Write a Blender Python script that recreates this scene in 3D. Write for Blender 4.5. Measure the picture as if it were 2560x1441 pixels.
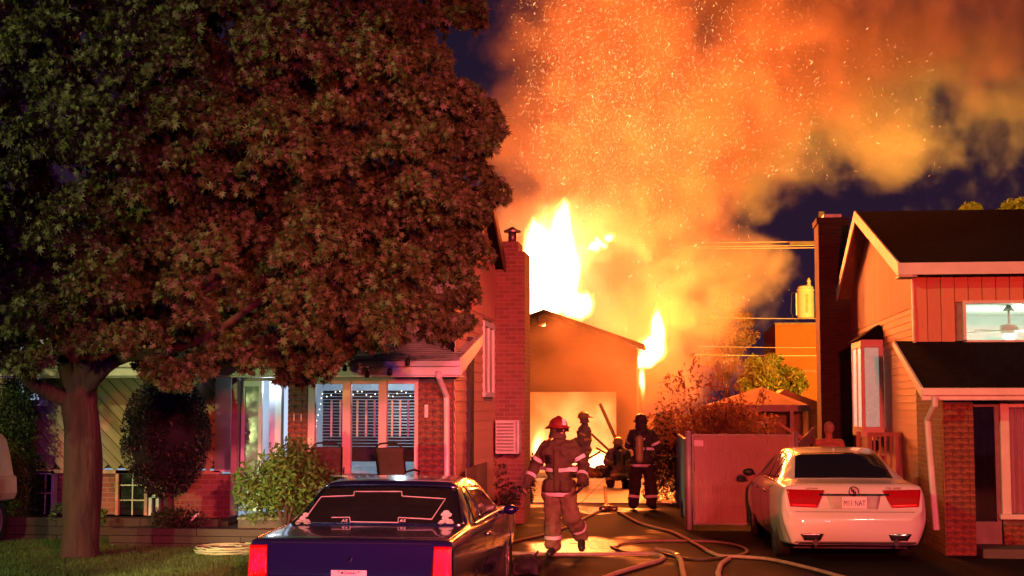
import bpy, bmesh, math, random
import numpy as np
from mathutils import Vector, Matrix, noise as mnoise
random.seed(7); np.random.seed(7)
R = math.radians
sc = bpy.context.scene
col = sc.collection
for o in list(bpy.data.objects): bpy.data.objects.remove(o)

# ------------------------------------------------------------------ camera
F = 3600.0; HOR = 1012.0; EYE = 2.0
YAW = math.atan(420 / F); PITCH = math.atan((HOR - 720.5) / F)
cam_d = bpy.data.cameras.new('camera'); cam = bpy.data.objects.new('camera', cam_d); col.objects.link(cam)
cam.location = (0, 0, EYE); cam.rotation_euler = (math.pi / 2 + PITCH, 0, YAW)
cam_d.sensor_width = 36; cam_d.lens = 36 * F / 2560; cam_d.clip_start = .1; cam_d.clip_end = 2000
sc.camera = cam
CR = Matrix.Rotation(YAW, 3, 'Z') @ Matrix.Rotation(math.pi / 2 + PITCH, 3, 'X')
def ray(px, py): return CR @ Vector(((px - 1280) / F, -(py - 720.5) / F, -1))
def at(px, py, Y):                     # point of the photograph on the upright plane y = Y
    d = ray(px, py); return Vector((0, 0, EYE)) + d * (Y / d.y)
def gd(px, py, z=0.0):                 # ... on the level z
    d = ray(px, py); return Vector((0, 0, EYE)) + d * ((z - EYE) / d.z)
def atx(px, py, X):                    # ... on the side plane x = X
    d = ray(px, py); return Vector((0, 0, EYE)) + d * (X / d.x)

# ------------------------------------------------------------------ render settings
sc.render.engine = 'CYCLES'
cy = sc.cycles
cy.use_denoising = True
try: cy.denoiser = 'OPENIMAGEDENOISE'
except Exception: pass
cy.max_bounces = 5; cy.diffuse_bounces = 2; cy.glossy_bounces = 3; cy.transmission_bounces = 4
cy.volume_bounces = 1; cy.transparent_max_bounces = 12; cy.caustics_reflective = False; cy.caustics_refractive = False
cy.sample_clamp_indirect = 3.0
sc.view_settings.view_transform = 'Standard'; sc.view_settings.look = 'None'
sc.view_settings.exposure = .28; sc.view_settings.gamma = 1
try: sc.view_settings.use_curve_mapping = False
except Exception: pass

# ------------------------------------------------------------------ night sky
wd = bpy.data.worlds.new('World'); sc.world = wd; wd.use_nodes = True
nt = wd.node_tree; bg = nt.nodes['Background']
tc = nt.nodes.new('ShaderNodeTexCoord'); sp = nt.nodes.new('ShaderNodeSeparateXYZ')
rm = nt.nodes.new('ShaderNodeValToRGB')
nt.links.new(tc.outputs['Generated'], sp.inputs[0]); nt.links.new(sp.outputs['Z'], rm.inputs[0])
e = rm.color_ramp.elements
e[0].position = 0.0; e[0].color = (0.022, 0.008, 0.022, 1)
e[1].position = 0.35; e[1].color = (0.0070, 0.0055, 0.016, 1)
nt.links.new(rm.outputs[0], bg.inputs[0]); bg.inputs[1].default_value = 1.0

# ------------------------------------------------------------------ lamps
def lamp(name, kind, loc, power, color, radius=.3, aim=None, spot=None, blend=.5):
    d = bpy.data.lights.new(name, kind); o = bpy.data.objects.new(name, d); col.objects.link(o)
    o.location = loc; d.energy = power; d.color = color
    if kind in ('POINT', 'SPOT'): d.shadow_soft_size = radius
    if kind == 'SPOT': d.spot_size = R(spot or 60); d.spot_blend = blend
    if aim is not None:
        o.rotation_euler = (Vector(aim) - Vector(loc)).to_track_quat('-Z', 'Y').to_euler()
    return o
moon = lamp('moon', 'SUN', (0, 0, 30), .012, (.6, .6, 1.0), aim=(10, 30, 0)); moon.data.angle = R(2)
# the fire; some lamps are added in clear air to light the smoke's front
FC = (1, .160, .020)
for p, w, r in (((-3.6, 42.6, 6.6), 4600, .9), ((-.5, 42.0, 4.4), 3200, .4), ((-.6, 41.0, 7.0), 2600, 1.0), ((-3.0, 41.0, 11.0), 2300, 1.2), ((1.4, 41.2, 10.0), 2700, 1.2),
                ((4.4, 42.0, 13.0), 550, 1.2), ((-.5, 41.0, 15.0), 1000, 1.2), ((-.2, 44.5, 5.0), 1500, .9), ((-3.4, 42.2, 1.7), 110, .5)):
    lamp('fire_light', 'POINT', p, w, FC, r)
# fire engines and a street lamp behind the camera, with unseen fill lamps added
lamp('red_beacon', 'SPOT', (1.8, -5, 4.0), 20000, (1, .062, .042), .35, aim=(3.2, 24, 1.0), spot=58, blend=1)
lamp('red_beacon', 'SPOT', (7.5, -7, 7.0), 24000, (1, .14, .15), .35, aim=(-3.9, 20, 1.3), spot=22, blend=.6)
lamp('magenta_beacon', 'SPOT', (3.6, -4, 2.4), 900, (.75, .12, .75), .2, aim=(2.9, 18.6, .5), spot=5.5, blend=.7)
lamp('blue_beacon', 'SPOT', (-2.3, -3, 2.2), 900, (.06, .04, 1), .2, aim=(-2.8, 12, .5), spot=9.5)
lamp('headlamp_fill', 'SPOT', (-8.0, -4, 1.6), 24000, (1, 1, .42), .08, aim=(-5.4, 19, .62), spot=5.0, blend=.8)  # narrow unseen beam added to brighten the leafy shrub
lamp('headlamp_fill', 'SPOT', (-14.5, -4, 1.2), 5500, (.8, 1, .35), .08, aim=(-7.6, 15.6, -.55), spot=21, blend=.6)  # unseen lamp added to brighten the lawn under the maple
lamp('side_wall_fill', 'SPOT', (14.0, 1.5, 5.2), 11000, (1, .24, .16), .2, aim=(-3.15, 22.2, 2.2), spot=9, blend=.5)  # added fill that brightens the left house's side wall
lamp('back_lane_lamp', 'SPOT', (8.2, 36.0, 4.5), 24000, (1, .60, .07), .2, aim=(8.2, 53, 5.2), spot=76)
lamp('violet_crown_fill', 'SPOT', (-2.0, -7, 3.4), 1900, (.34, .04, 1), .3, aim=(-8.0, 17, 5.0), spot=44, blend=.9)  # added fill that tints the maple's shaded leaves purple
lamp('street_lamp_and_fill', 'SPOT', (9.5, -6, 8.0), 1500, (1, .50, .34), .25, aim=(2.0, 22, .8), spot=44, blend=.8)  # added warm fill over the right side; the next one is the street lamp
lamp('street_lamp_and_fill', 'SPOT', (-15.5, 1, 10.5), 6500, (1, .86, .30), .25, aim=(-8.0, 16, 4.4), spot=62, blend=.8)

# ------------------------------------------------------------------ materials
MATS = {}
def nmath(nt, op, a, b=None, c=None, clamp=False):
    n = nt.nodes.new('ShaderNodeMath'); n.operation = op; n.use_clamp = clamp
    for i, v in enumerate((a, b, c)):
        if v is None: continue
        if hasattr(v, 'is_linked') or hasattr(v, 'links'): nt.links.new(v, n.inputs[i])
        else: n.inputs[i].default_value = v
    return n.outputs[0]
def mat(name, c, rough=.6, metal=0, var=.25, scale=6, bump=0.0, bscale=None, c2=None, spec=.5, coat=0, emis=None, estr=0, alpha=1,
        trans=0, stretch=(1, 1, 1), rvar=.1, detail=5, sheen=0):
    if name in MATS: return MATS[name]
    m = bpy.data.materials.new(name); m.use_nodes = True; nt = m.node_tree; b = nt.nodes['Principled BSDF']
    tc = nt.nodes.new('ShaderNodeTexCoord'); mp = nt.nodes.new('ShaderNodeMapping'); nt.links.new(tc.outputs['Object'], mp.inputs[0])
    mp.inputs['Scale'].default_value = stretch
    nz = nt.nodes.new('ShaderNodeTexNoise'); nz.inputs['Scale'].default_value = scale; nz.inputs['Detail'].default_value = detail
    nz.inputs['Roughness'].default_value = .62
    nt.links.new(mp.outputs[0], nz.inputs[0])
    oi = nt.nodes.new('ShaderNodeObjectInfo')
    mx = nt.nodes.new('ShaderNodeMix'); mx.data_type = 'RGBA'
    a = c; bb = c2 if c2 else tuple(x * (1 - var) for x in c)
    if not c2: a = tuple(min(1, x * (1 + var * .5)) for x in c)
    mx.inputs[6].default_value = (*a, 1); mx.inputs[7].default_value = (*bb, 1)
    mr = nt.nodes.new('ShaderNodeMapRange'); mr.inputs[1].default_value = .3; mr.inputs[2].default_value = .7
    nt.links.new(nz.outputs[0], mr.inputs[0]); nt.links.new(mr.outputs[0], mx.inputs[0])
    hs = nt.nodes.new('ShaderNodeHueSaturation')
    v = nmath(nt, 'MULTIPLY_ADD', oi.outputs['Random'], .24 * min(1, var * 3), 1 - .12 * min(1, var * 3))
    nt.links.new(v, hs.inputs['Value']); nt.links.new(mx.outputs[2], hs.inputs['Color'])
    nt.links.new(hs.outputs[0], b.inputs['Base Color'])
    rr = nmath(nt, 'MULTIPLY_ADD', mr.outputs[0], rvar, max(.02, rough - rvar / 2)); nt.links.new(rr, b.inputs['Roughness'])
    b.inputs['Metallic'].default_value = metal; b.inputs['Specular IOR Level'].default_value = spec
    b.inputs['Coat Weight'].default_value = coat; b.inputs['Coat Roughness'].default_value = .05
    if sheen: b.inputs['Sheen Weight'].default_value = sheen
    if trans: b.inputs['Transmission Weight'].default_value = trans
    if emis: b.inputs['Emission Color'].default_value = (*emis, 1); b.inputs['Emission Strength'].default_value = estr
    if alpha < 1: b.inputs['Alpha'].default_value = alpha
    if bump:
        n2 = nt.nodes.new('ShaderNodeTexNoise'); n2.inputs['Scale'].default_value = bscale or scale * 6; n2.inputs['Detail'].default_value = 4
        nt.links.new(mp.outputs[0], n2.inputs[0])
        bp = nt.nodes.new('ShaderNodeBump'); bp.inputs['Strength'].default_value = bump; bp.inputs['Distance'].default_value = .02
        nt.links.new(n2.outputs[0], bp.inputs['Height']); nt.links.new(bp.outputs[0], b.inputs['Normal'])
    MATS[name] = m
    return m
def glow(name, c, s):
    if name in MATS: return MATS[name]
    m = bpy.data.materials.new(name); m.use_nodes = True; nt = m.node_tree
    nt.nodes.remove(nt.nodes['Principled BSDF']); e = nt.nodes.new('ShaderNodeEmission')
    e.inputs[0].default_value = (*c, 1); e.inputs[1].default_value = s
    nt.links.new(e.outputs[0], nt.nodes['Material Output'].inputs[0]); MATS[name] = m; return m
def thinglass(name, tint=(1, 1, 1), refl=.09):
    if name in MATS: return MATS[name]
    m = bpy.data.materials.new(name); m.use_nodes = True; nt = m.node_tree; nt.nodes.remove(nt.nodes['Principled BSDF'])
    t = nt.nodes.new('ShaderNodeBsdfTransparent'); t.inputs[0].default_value = (*tint, 1); g = nt.nodes.new('ShaderNodeBsdfGlossy'); g.inputs['Roughness'].default_value = .03
    ms = nt.nodes.new('ShaderNodeMixShader'); lw = nt.nodes.new('ShaderNodeFresnel'); lw.inputs[0].default_value = 1.5
    nt.links.new(nmath(nt, 'ADD', lw.outputs[0], refl - .04), ms.inputs[0])
    nt.links.new(t.outputs[0], ms.inputs[1]); nt.links.new(g.outputs[0], ms.inputs[2]); nt.links.new(ms.outputs[0], nt.nodes['Material Output'].inputs[0])
    MATS[name] = m; return m
def brickmat(name, c1, c2, mortar, w=.21, h=.072, bump=.6):
    if name in MATS: return MATS[name]
    m = bpy.data.materials.new(name); m.use_nodes = True; nt = m.node_tree; b = nt.nodes['Principled BSDF']
    g = nt.nodes.new('ShaderNodeNewGeometry'); s1 = nt.nodes.new('ShaderNodeSeparateXYZ'); nt.links.new(g.outputs['Position'], s1.inputs[0])
    sn = nt.nodes.new('ShaderNodeSeparateXYZ'); nt.links.new(g.outputs['Normal'], sn.inputs[0])
    u = nmath(nt, 'ADD', s1.outputs[0], s1.outputs[1])
    cb = nt.nodes.new('ShaderNodeCombineXYZ'); nt.links.new(u, cb.inputs[0]); nt.links.new(s1.outputs[2], cb.inputs[1])
    bt = nt.nodes.new('ShaderNodeTexBrick'); bt.inputs['Color1'].default_value = (*c1, 1); bt.inputs['Color2'].default_value = (*c2, 1)
    bt.inputs['Mortar'].default_value = (*mortar, 1); bt.inputs['Scale'].default_value = 1
    bt.inputs['Mortar Size'].default_value = .006; bt.inputs['Brick Width'].default_value = w; bt.inputs['Row Height'].default_value = h
    nt.links.new(cb.outputs[0], bt.inputs[0]); nt.links.new(bt.outputs[0], b.inputs['Base Color'])
    bp = nt.nodes.new('ShaderNodeBump'); bp.inputs['Strength'].default_value = bump; bp.inputs['Distance'].default_value = .01; bp.invert = True
    nt.links.new(bt.outputs['Fac'], bp.inputs['Height']); nt.links.new(bp.outputs[0], b.inputs['Normal'])
    b.inputs['Roughness'].default_value = .85; MATS[name] = m; return m

# ------------------------------------------------------------------ mesh helpers
class MB:
    def __init__(s): s.bm = bmesh.new()
    def box(s, x0, x1, y0, y1, z0, z1, M=None):
        vs = [s.bm.verts.new((x, y, z)) for x in (x0, x1) for y in (y0, y1) for z in (z0, z1)]
        if M is not None:
            for v in vs: v.co = M @ v.co
        for f in ((0, 1, 3, 2), (4, 6, 7, 5), (0, 4, 5, 1), (2, 3, 7, 6), (0, 2, 6, 4), (1, 5, 7, 3)):
            s.bm.faces.new([vs[i] for i in f])
        return s
    def bar(s, a, b, w, t, up=(0, 0, 1)):          # box of section w x t along a..b
        a = Vector(a); b = Vector(b); d = b - a; L = d.length; z = d.normalized()
        x = z.cross(Vector(up))
        if x.length < 1e-4: x = z.cross(Vector((1, 0, 0)))
        x.normalize(); y = z.cross(x)
        M = Matrix(((x.x, y.x, z.x, a.x), (x.y, y.y, z.y, a.y), (x.z, y.z, z.z, a.z), (0, 0, 0, 1)))
        return s.box(-w / 2, w / 2, -t / 2, t / 2, 0, L, M)
    def tube(s, pts, r, n=8, caps=True):
        pts = [Vector(p) for p in pts]; rs = r if hasattr(r, '__len__') else [r] * len(pts)
        rings = []; prev = None
        for i, p in enumerate(pts):
            t = (pts[min(i + 1, len(pts) - 1)] - pts[max(i - 1, 0)]).normalized()
            if prev is None:
                x = t.cross(Vector((0, 0, 1)));
                if x.length < .05: x = t.cross(Vector((1, 0, 0)))
            else: x = prev - t * prev.dot(t)
            x.normalize(); prev = x; y = t.cross(x)
            rings.append([s.bm.verts.new(p + (x * math.cos(k * 2 * math.pi / n) + y * math.sin(k * 2 * math.pi / n)) * rs[i]) for k in range(n)])
        for a, b in zip(rings, rings[1:]):
            for k in range(n): s.bm.faces.new((a[k], a[(k + 1) % n], b[(k + 1) % n], b[k]))
        if caps and n > 2:
            s.bm.faces.new(rings[0][::-1]); s.bm.faces.new(rings[-1])
        return s
    def cyl(s, a, b, r, n=16, r2=None): return s.tube([a, b], [r, r if r2 is None else r2], n)
    def sphere(s, c, r, nu=12, nv=8, M=None):
        rr = r if hasattr(r, '__len__') else (r, r, r); c = Vector(c)
        g = []
        for j in range(nv + 1):
            th = math.pi * j / nv
            row = []
            for i in range(nu):
                ph = 2 * math.pi * i / nu
                v = Vector((rr[0] * math.sin(th) * math.cos(ph), rr[1] * math.sin(th) * math.sin(ph), rr[2] * math.cos(th)))
                if M is not None: v = M @ v
                row.append(v + c)
                if j in (0, nv): break
            g.append([s.bm.verts.new(v) for v in row])
        for j in range(nv):
            a, b = g[j], g[j + 1]
            for i in range(nu):
                k = (i + 1) % nu
                if j == 0: s.bm.faces.new((a[0], b[i], b[k]))
                elif j == nv - 1: s.bm.faces.new((a[i], b[0], a[k]))
                else: s.bm.faces.new((a[i], b[i], b[k], a[k]))
        return s
    def prism(s, poly, d):                          # polygon (3d points) pushed along vector d
        d = Vector(d); a = [s.bm.verts.new(p) for p in poly]; b = [s.bm.verts.new(Vector(p) + d) for p in poly]
        s.bm.faces.new(a[::-1]); s.bm.faces.new(b)
        for i in range(len(a)):
            j = (i + 1) % len(a); s.bm.faces.new((a[i], a[j], b[j], b[i]))
        return s
    def grid(s, G):
        V = [[s.bm.verts.new(p) for p in r] for r in G]
        for a, b in zip(V, V[1:]):
            for i in range(len(a) - 1):
                try: s.bm.faces.new((a[i], a[i + 1], b[i + 1], b[i]))
                except ValueError: pass
        return s
    def build(s, name, m, parent=None, smooth=False, bevel=0, loc=None):
        bmesh.ops.recalc_face_normals(s.bm, faces=s.bm.faces)
        me = bpy.data.meshes.new(name); s.bm.to_mesh(me); s.bm.free()
        me.materials.append(m)
        o = bpy.data.objects.new(name, me); col.objects.link(o)
        if smooth: me.polygons.foreach_set('use_smooth', [True] * len(me.polygons))
        if bevel:
            b = o.modifiers.new('bevel', 'BEVEL'); b.width = bevel; b.segments = 2; b.limit_method = 'ANGLE'; b.angle_limit = R(40)
        if parent is not None: o.parent = parent
        if loc is not None: o.location = loc
        return o
def box(name, m, parent, x0, x1, y0, y1, z0, z1, bevel=0):
    return MB().box(x0, x1, y0, y1, z0, z1).build(name, m, parent, bevel=bevel)
def tag(o, label=None, cat=None, group=None, kind=None):
    if label: o['label'] = label
    if cat: o['category'] = cat
    if group: o['group'] = group
    if kind: o['kind'] = kind
    return o
def empty(name, loc, label=None, cat=None, group=None, rz=0):
    o = bpy.data.objects.new(name, None); col.objects.link(o); o.location = loc; o.rotation_euler.z = rz; o.empty_display_size = .2
    return tag(o, label, cat, group)
def inst(name, me, parent, M):                      # another object on a shared mesh
    o = bpy.data.objects.new(name, me); col.objects.link(o)
    if parent is not None: o.parent = parent
    o.matrix_local = M if isinstance(M, Matrix) else Matrix.Translation(M)
    return o
def unit_mesh(name, m, bev=0.0):                    # a unit box centred on the origin (bevelled look by slight taper)
    b = MB().box(-.5, .5, -.5, .5, -.5, .5)
    bmesh.ops.recalc_face_normals(b.bm, faces=b.bm.faces)
    me = bpy.data.meshes.new(name); b.bm.to_mesh(me); b.bm.free(); me.materials.append(m); return me
def piece(name, me, parent, c, size, rot=None):
    M = Matrix.Translation(Vector(c)) @ (rot.to_4x4() if rot is not None else Matrix.Identity(4)) @ Matrix.Diagonal((*size, 1))
    return inst(name, me, parent, M)
def text(name, body, m, parent, loc, size, rot=(R(90), 0, 0), ext=.002, align='CENTER', sx=1):
    c = bpy.data.curves.new(name, 'FONT'); c.body = body; c.size = size; c.extrude = ext; c.align_x = align; c.align_y = 'CENTER'
    o = bpy.data.objects.new(name, c); col.objects.link(o); o.location = loc; o.rotation_euler = rot; o.scale = (sx, 1, 1)
    c.materials.append(m)
    bpy.context.view_layer.update()
    me = bpy.data.meshes.new_from_object(o.evaluated_get(bpy.context.evaluated_depsgraph_get())); me.materials.clear(); me.materials.append(m)
    bpy.data.objects.remove(o); o = bpy.data.objects.new(name, me); col.objects.link(o); o.location = loc; o.rotation_euler = rot; o.scale = (sx, 1, 1)
    if parent is not None: o.parent = parent
    return o
# ------------------------------------------------------------------ smoke and flames: real voxel volumes grown by geometry nodes
def vol_object(name, blobs, lo, hi, res, m, nscale=.5, namp=.55, warp=.9, k=2.0, detail=5, seed=0., stretch=(1, 1, 1), wscale=.35):
    """blobs: (centre, radii, weight); density = clamp((max(1-|p-c|/r) + noise) * k)"""
    ng = bpy.data.node_groups.new(name, 'GeometryNodeTree')
    ng.interface.new_socket('Geometry', in_out='OUTPUT', socket_type='NodeSocketGeometry')
    N = ng.nodes; L = ng.links
    out = N.new('NodeGroupOutput')
    pos = N.new('GeometryNodeInputPosition').outputs[0]
    def vm(op, a, b=None, s=None):
        n = N.new('ShaderNodeVectorMath'); n.operation = op
        for i, v in enumerate((a, b)):
            if v is None: continue
            if hasattr(v, 'links'): L.new(v, n.inputs[i])
            else: n.inputs[i].default_value = v
        if s is not None: n.inputs['Scale'].default_value = s
        return n.outputs['Value'] if op in ('LENGTH', 'DISTANCE') else n.outputs['Vector']
    def mm(op, a, b=None, c=None, clamp=False):
        n = N.new('ShaderNodeMath'); n.operation = op; n.use_clamp = clamp
        for i, v in enumerate((a, b, c)):
            if v is None: continue
            if hasattr(v, 'links'): L.new(v, n.inputs[i])
            else: n.inputs[i].default_value = v
        return n.outputs[0]
    sp = vm('MULTIPLY', vm('ADD', pos, (seed, seed * 1.7, 0)), stretch)
    wn = N.new('ShaderNodeTexNoise'); wn.inputs['Scale'].default_value = wscale; wn.inputs['Detail'].default_value = 2; L.new(sp, wn.inputs['Vector'])
    w = vm('SCALE', vm('SUBTRACT', wn.outputs['Color'], (.5, .5, .5)), s=warp * 2)
    p = vm('ADD', pos, w)
    acc = None
    for c, r, wt in blobs:
        d = vm('LENGTH', vm('DIVIDE', vm('SUBTRACT', p, tuple(c)), tuple(r)))
        v = mm('MULTIPLY', mm('SUBTRACT', 1.0, d), wt)
        acc = v if acc is None else mm('SMOOTH_MAX', acc, v, .12)
    fn = N.new('ShaderNodeTexNoise'); fn.inputs['Scale'].default_value = nscale; fn.inputs['Detail'].default_value = detail
    fn.inputs['Roughness'].default_value = .66; fn.inputs['Distortion'].default_value = .25
    L.new(vm('ADD', sp, w), fn.inputs['Vector'])
    n = mm('MULTIPLY', mm('SUBTRACT', fn.outputs[0], .5), namp * 2)
    d = mm('MULTIPLY', mm('ADD', acc, n), k, clamp=True)
    vc = N.new('GeometryNodeVolumeCube'); L.new(d, vc.inputs['Density'])
    vc.inputs['Min'].default_value = lo; vc.inputs['Max'].default_value = hi
    for i, a in enumerate('XYZ'): vc.inputs['Resolution ' + a].default_value = int((hi[i] - lo[i]) / res)
    sm = N.new('GeometryNodeSetMaterial'); sm.inputs['Material'].default_value = m
    L.new(vc.outputs[0], sm.inputs[0]); L.new(sm.outputs[0], out.inputs[0])
    me = bpy.data.meshes.new(name); me.materials.append(m)
    o = bpy.data.objects.new(name, me); col.objects.link(o)
    md = o.modifiers.new('grow', 'NODES'); md.node_group = ng
    return o
def vmat(name, color, dens, aniso=.0, absorb=None, ecol=None, estr=0, ramp=None):
    m = bpy.data.materials.new(name); m.use_nodes = True; nt = m.node_tree
    nt.nodes.remove(nt.nodes['Principled BSDF'])
    pv = nt.nodes.new('ShaderNodeVolumePrincipled'); at_ = nt.nodes.new('ShaderNodeAttribute'); at_.attribute_name = 'density'
    pv.inputs['Density Attribute'].default_value = ''
    pv.inputs['Color'].default_value = (*color, 1); pv.inputs['Anisotropy'].default_value = aniso
    nt.links.new(nmath(nt, 'MULTIPLY', at_.outputs['Fac'], dens), pv.inputs['Density'])
    if ecol:
        if ramp:
            cr = nt.nodes.new('ShaderNodeValToRGB'); el = cr.color_ramp.elements
            el[0].position = ramp[0][0]; el[0].color = (*ramp[0][1], 1); el[1].position = ramp[-1][0]; el[1].color = (*ramp[-1][1], 1)
            for q, cc in ramp[1:-1]:
                x = el.new(q); x.color = (*cc, 1)
            nt.links.new(at_.outputs['Fac'], cr.inputs[0]); nt.links.new(cr.outputs[0], pv.inputs['Emission Color'])
        else: pv.inputs['Emission Color'].default_value = (*ecol, 1)
        nt.links.new(nmath(nt, 'MULTIPLY', nmath(nt, 'POWER', at_.outputs['Fac'], 1.5), estr), pv.inputs['Emission Strength'])
    nt.links.new(pv.outputs[0], nt.nodes['Material Output'].inputs['Volume'])
    return m
def bl(px, py, rx, ry, Y, rd, w=1.0):
    s = F / Y; c = at(px, py, Y); return ((c.x, c.y, c.z), (rx / s, rd, ry / s), w)
smoke_m = vmat('smoke', (.86, .78, .68), .46, .15)
SB = [bl(1560, 760, 330, 270, 46.5, 3.2), bl(1500, 560, 280, 290, 46.5, 3.6), bl(1760, 700, 190, 140, 46.5, 2.4), bl(1560, 350, 400, 310, 47, 4.2),
      bl(1540, 110, 300, 290, 47, 4.2), bl(1800, 270, 300, 220, 47, 4.0), bl(2010, 150, 340, 270, 47.5, 4), bl(2210, 320, 150, 130, 47.5, 2.4, .8),
      bl(2420, 60, 380, 270, 48, 4, .42), bl(1800, -130, 570, 280, 47.5, 4.5), bl(1600, 930, 190, 170, 45.5, 2.2, .8)]
smoke = vol_object('smoke_plume', SB, (-9, 41.5, 1.5), (15, 53, 20), .105, smoke_m, nscale=.58, namp=1.1, warp=1.2, k=2.2, detail=8)
tag(smoke, 'huge orange lit smoke plume rising from the burning garage into the night sky', 'smoke', kind='stuff')
# ------------------------------------------------------------------ ground
def wetmat():
    m = bpy.data.materials.new('wet_asphalt'); m.use_nodes = True; nt = m.node_tree; b = nt.nodes['Principled BSDF']
    tc = nt.nodes.new('ShaderNodeTexCoord')
    def nz(s, d, st=(1, 1, 1)):
        mp = nt.nodes.new('ShaderNodeMapping'); mp.inputs['Scale'].default_value = st; nt.links.new(tc.outputs['Object'], mp.inputs[0])
        n = nt.nodes.new('ShaderNodeTexNoise'); n.inputs['Scale'].default_value = s; n.inputs['Detail'].default_value = d; nt.links.new(mp.outputs[0], n.inputs[0]); return n.outputs[0]
    big = nz(.42, 5, (1, .8, 1)); fine = nz(60, 3); mid = nz(5, 4)
    def mr(v, a, c, lo, hi):
        n = nt.nodes.new('ShaderNodeMapRange'); nt.links.new(v, n.inputs[0])
        for i, x in enumerate((a, c, lo, hi)): n.inputs[i + 1].default_value = x
        n.interpolation_type = 'SMOOTHSTEP'; return n.outputs[0]
    wet = mr(big, .49, .60, 0, 1)
    sx = nt.nodes.new('ShaderNodeSeparateXYZ'); nt.links.new(tc.outputs['Object'], sx.inputs[0])
    wet = nmath(nt, 'MULTIPLY', wet, mr(nmath(nt, 'ADD', sx.outputs[0], nmath(nt, 'MULTIPLY', mid, 1.2)), .9, -1.2, .12, 1))
    rough = mr(wet, 0, 1, .8, .22); nt.links.new(rough, b.inputs['Roughness']); nt.links.new(mr(wet, 0, 1, .06, .5), b.inputs['Specular IOR Level'])
    mx = nt.nodes.new('ShaderNodeMix'); mx.data_type = 'RGBA'; mx.inputs[6].default_value = (.024, .021, .021, 1); mx.inputs[7].default_value = (.013, .012, .013, 1)
    nt.links.new(nmath(nt, 'MULTIPLY_ADD', mid, .5, nmath(nt, 'MULTIPLY', wet, .5)), mx.inputs[0]); nt.links.new(mx.outputs[2], b.inputs['Base Color'])
    bp = nt.nodes.new('ShaderNodeBump'); bp.inputs['Distance'].default_value = .012
    nt.links.new(mr(wet, 0, 1, 1.0, .22), bp.inputs['Strength'])
    nt.links.new(nmath(nt, 'ADD', fine, nmath(nt, 'MULTIPLY', nz(7, 4), .5)), bp.inputs['Height']); nt.links.new(bp.outputs[0], b.inputs['Normal'])
    return m
asph = wetmat()
dirt = mat('dirt', (.045, .035, .028), .95, scale=.8, bump=.6, bscale=20)
tag(MB().box(-160, 160, -20, 320, -.6, -.06).build('ground', dirt), kind='structure')
tag(MB().box(-4.15, 4.6, 4, 35.4, -.4, 0).build('driveway', asph), kind='structure')
conc = mat('wet_concrete', (.13, .13, .15), .42, var=.35, scale=2.5, bump=.2, bscale=30)
um = unit_mesh('slab', conc)
pad = empty('concrete_apron', (0, 0, 0)); pad['kind'] = 'structure'
for i in range(3):
    for j in range(3):
        piece('slab', um, pad, (-5.1 + i * 2.06, 30.9 + j * 3.22, .003), (2.045, 3.2, .05))
grassm = mat('lawn_soil', (.03, .045, .015), .95, scale=2, bump=.5)
tag(MB().box(-40, -4.16, 4, 19.3, -.4, .10).build('lawn', grassm), kind='structure')
tag(MB().box(-40, -3.3, 19.3, 36, -.4, .02).build('yard_soil', dirt), kind='structure')
tag(MB().box(4.6, 40, 4, 60, -.4, .05).build('side_yard', mat('dark_lawn', (.03, .03, .028), .95, scale=3, bump=.5)), kind='structure')
# grass blades over the part of the lawn in view
def blades(n, x0, x1, y0, y1, z, h, name, m):
    r = np.random.RandomState(3)
    x = r.uniform(x0, x1, n); y = r.uniform(y0, y1, n); a = r.uniform(0, 6.28, n); hh = h * r.uniform(.5, 1.2, n); w = .006
    lean = r.normal(0, .35, (n, 2)) * hh[:, None]
    V = np.zeros((n, 3, 3)); V[:, 0] = np.c_[x - np.cos(a) * w, y - np.sin(a) * w, np.full(n, z)]; V[:, 1] = np.c_[x + np.cos(a) * w, y + np.sin(a) * w, np.full(n, z)]
    V[:, 2] = np.c_[x + lean[:, 0], y + lean[:, 1], z + hh]
    me = bpy.data.meshes.new(name); me.from_pydata(V.reshape(-1, 3).tolist(), [], np.arange(3 * n).reshape(-1, 3).tolist()); me.materials.append(m)
    o = bpy.data.objects.new(name, me); col.objects.link(o); return o
gb = blades(90000, -9.2, -4.17, 15.2, 19.25, .095, .07, 'grass', mat('grass', (.075, .13, .03), .7, var=.5, scale=1.2))
tag(gb, 'short green lawn between the maple trunk and the timber garden walls', 'grass', kind='stuff')

# ------------------------------------------------------------------ shared building materials
trim = mat('white_trim', (.72, .70, .68), .5, var=.12, scale=4)
side_m = mat('beige_siding', (.68, .34, .23), .62, var=.15, scale=3, bump=.15, stretch=(1, 1, 8))
vert_m = mat('salmon_siding', (.66, .28, .18), .65, var=.16, scale=3, bump=.15, stretch=(6, 6, 1))
shing_d = mat('dark_shingle', (.010, .007, .010), .95, spec=.1, var=.4, scale=7, bump=.5, bscale=50)
shing_l = mat('grey_shingle', (.48, .43, .40), .9, var=.3, scale=9, bump=.4, bscale=60)
brk = brickmat('brown_brick', (.27, .10, .07), (.19, .07, .05), (.28, .20, .17))
brk1 = mat('brick_face', (.27, .095, .06), .85, var=.8, scale=3, bump=.4, bscale=40)
mort = mat('mortar', (.16, .14, .125), .95, bump=.3)
dkglass = mat('dark_glass', (.012, .012, .015), .08, var=.1, spec=.6)
brkmesh = unit_mesh('brick', brk1); vertmesh = unit_mesh('vertical_board', vert_m); sidemesh = unit_mesh('siding_board', side_m)
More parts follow.
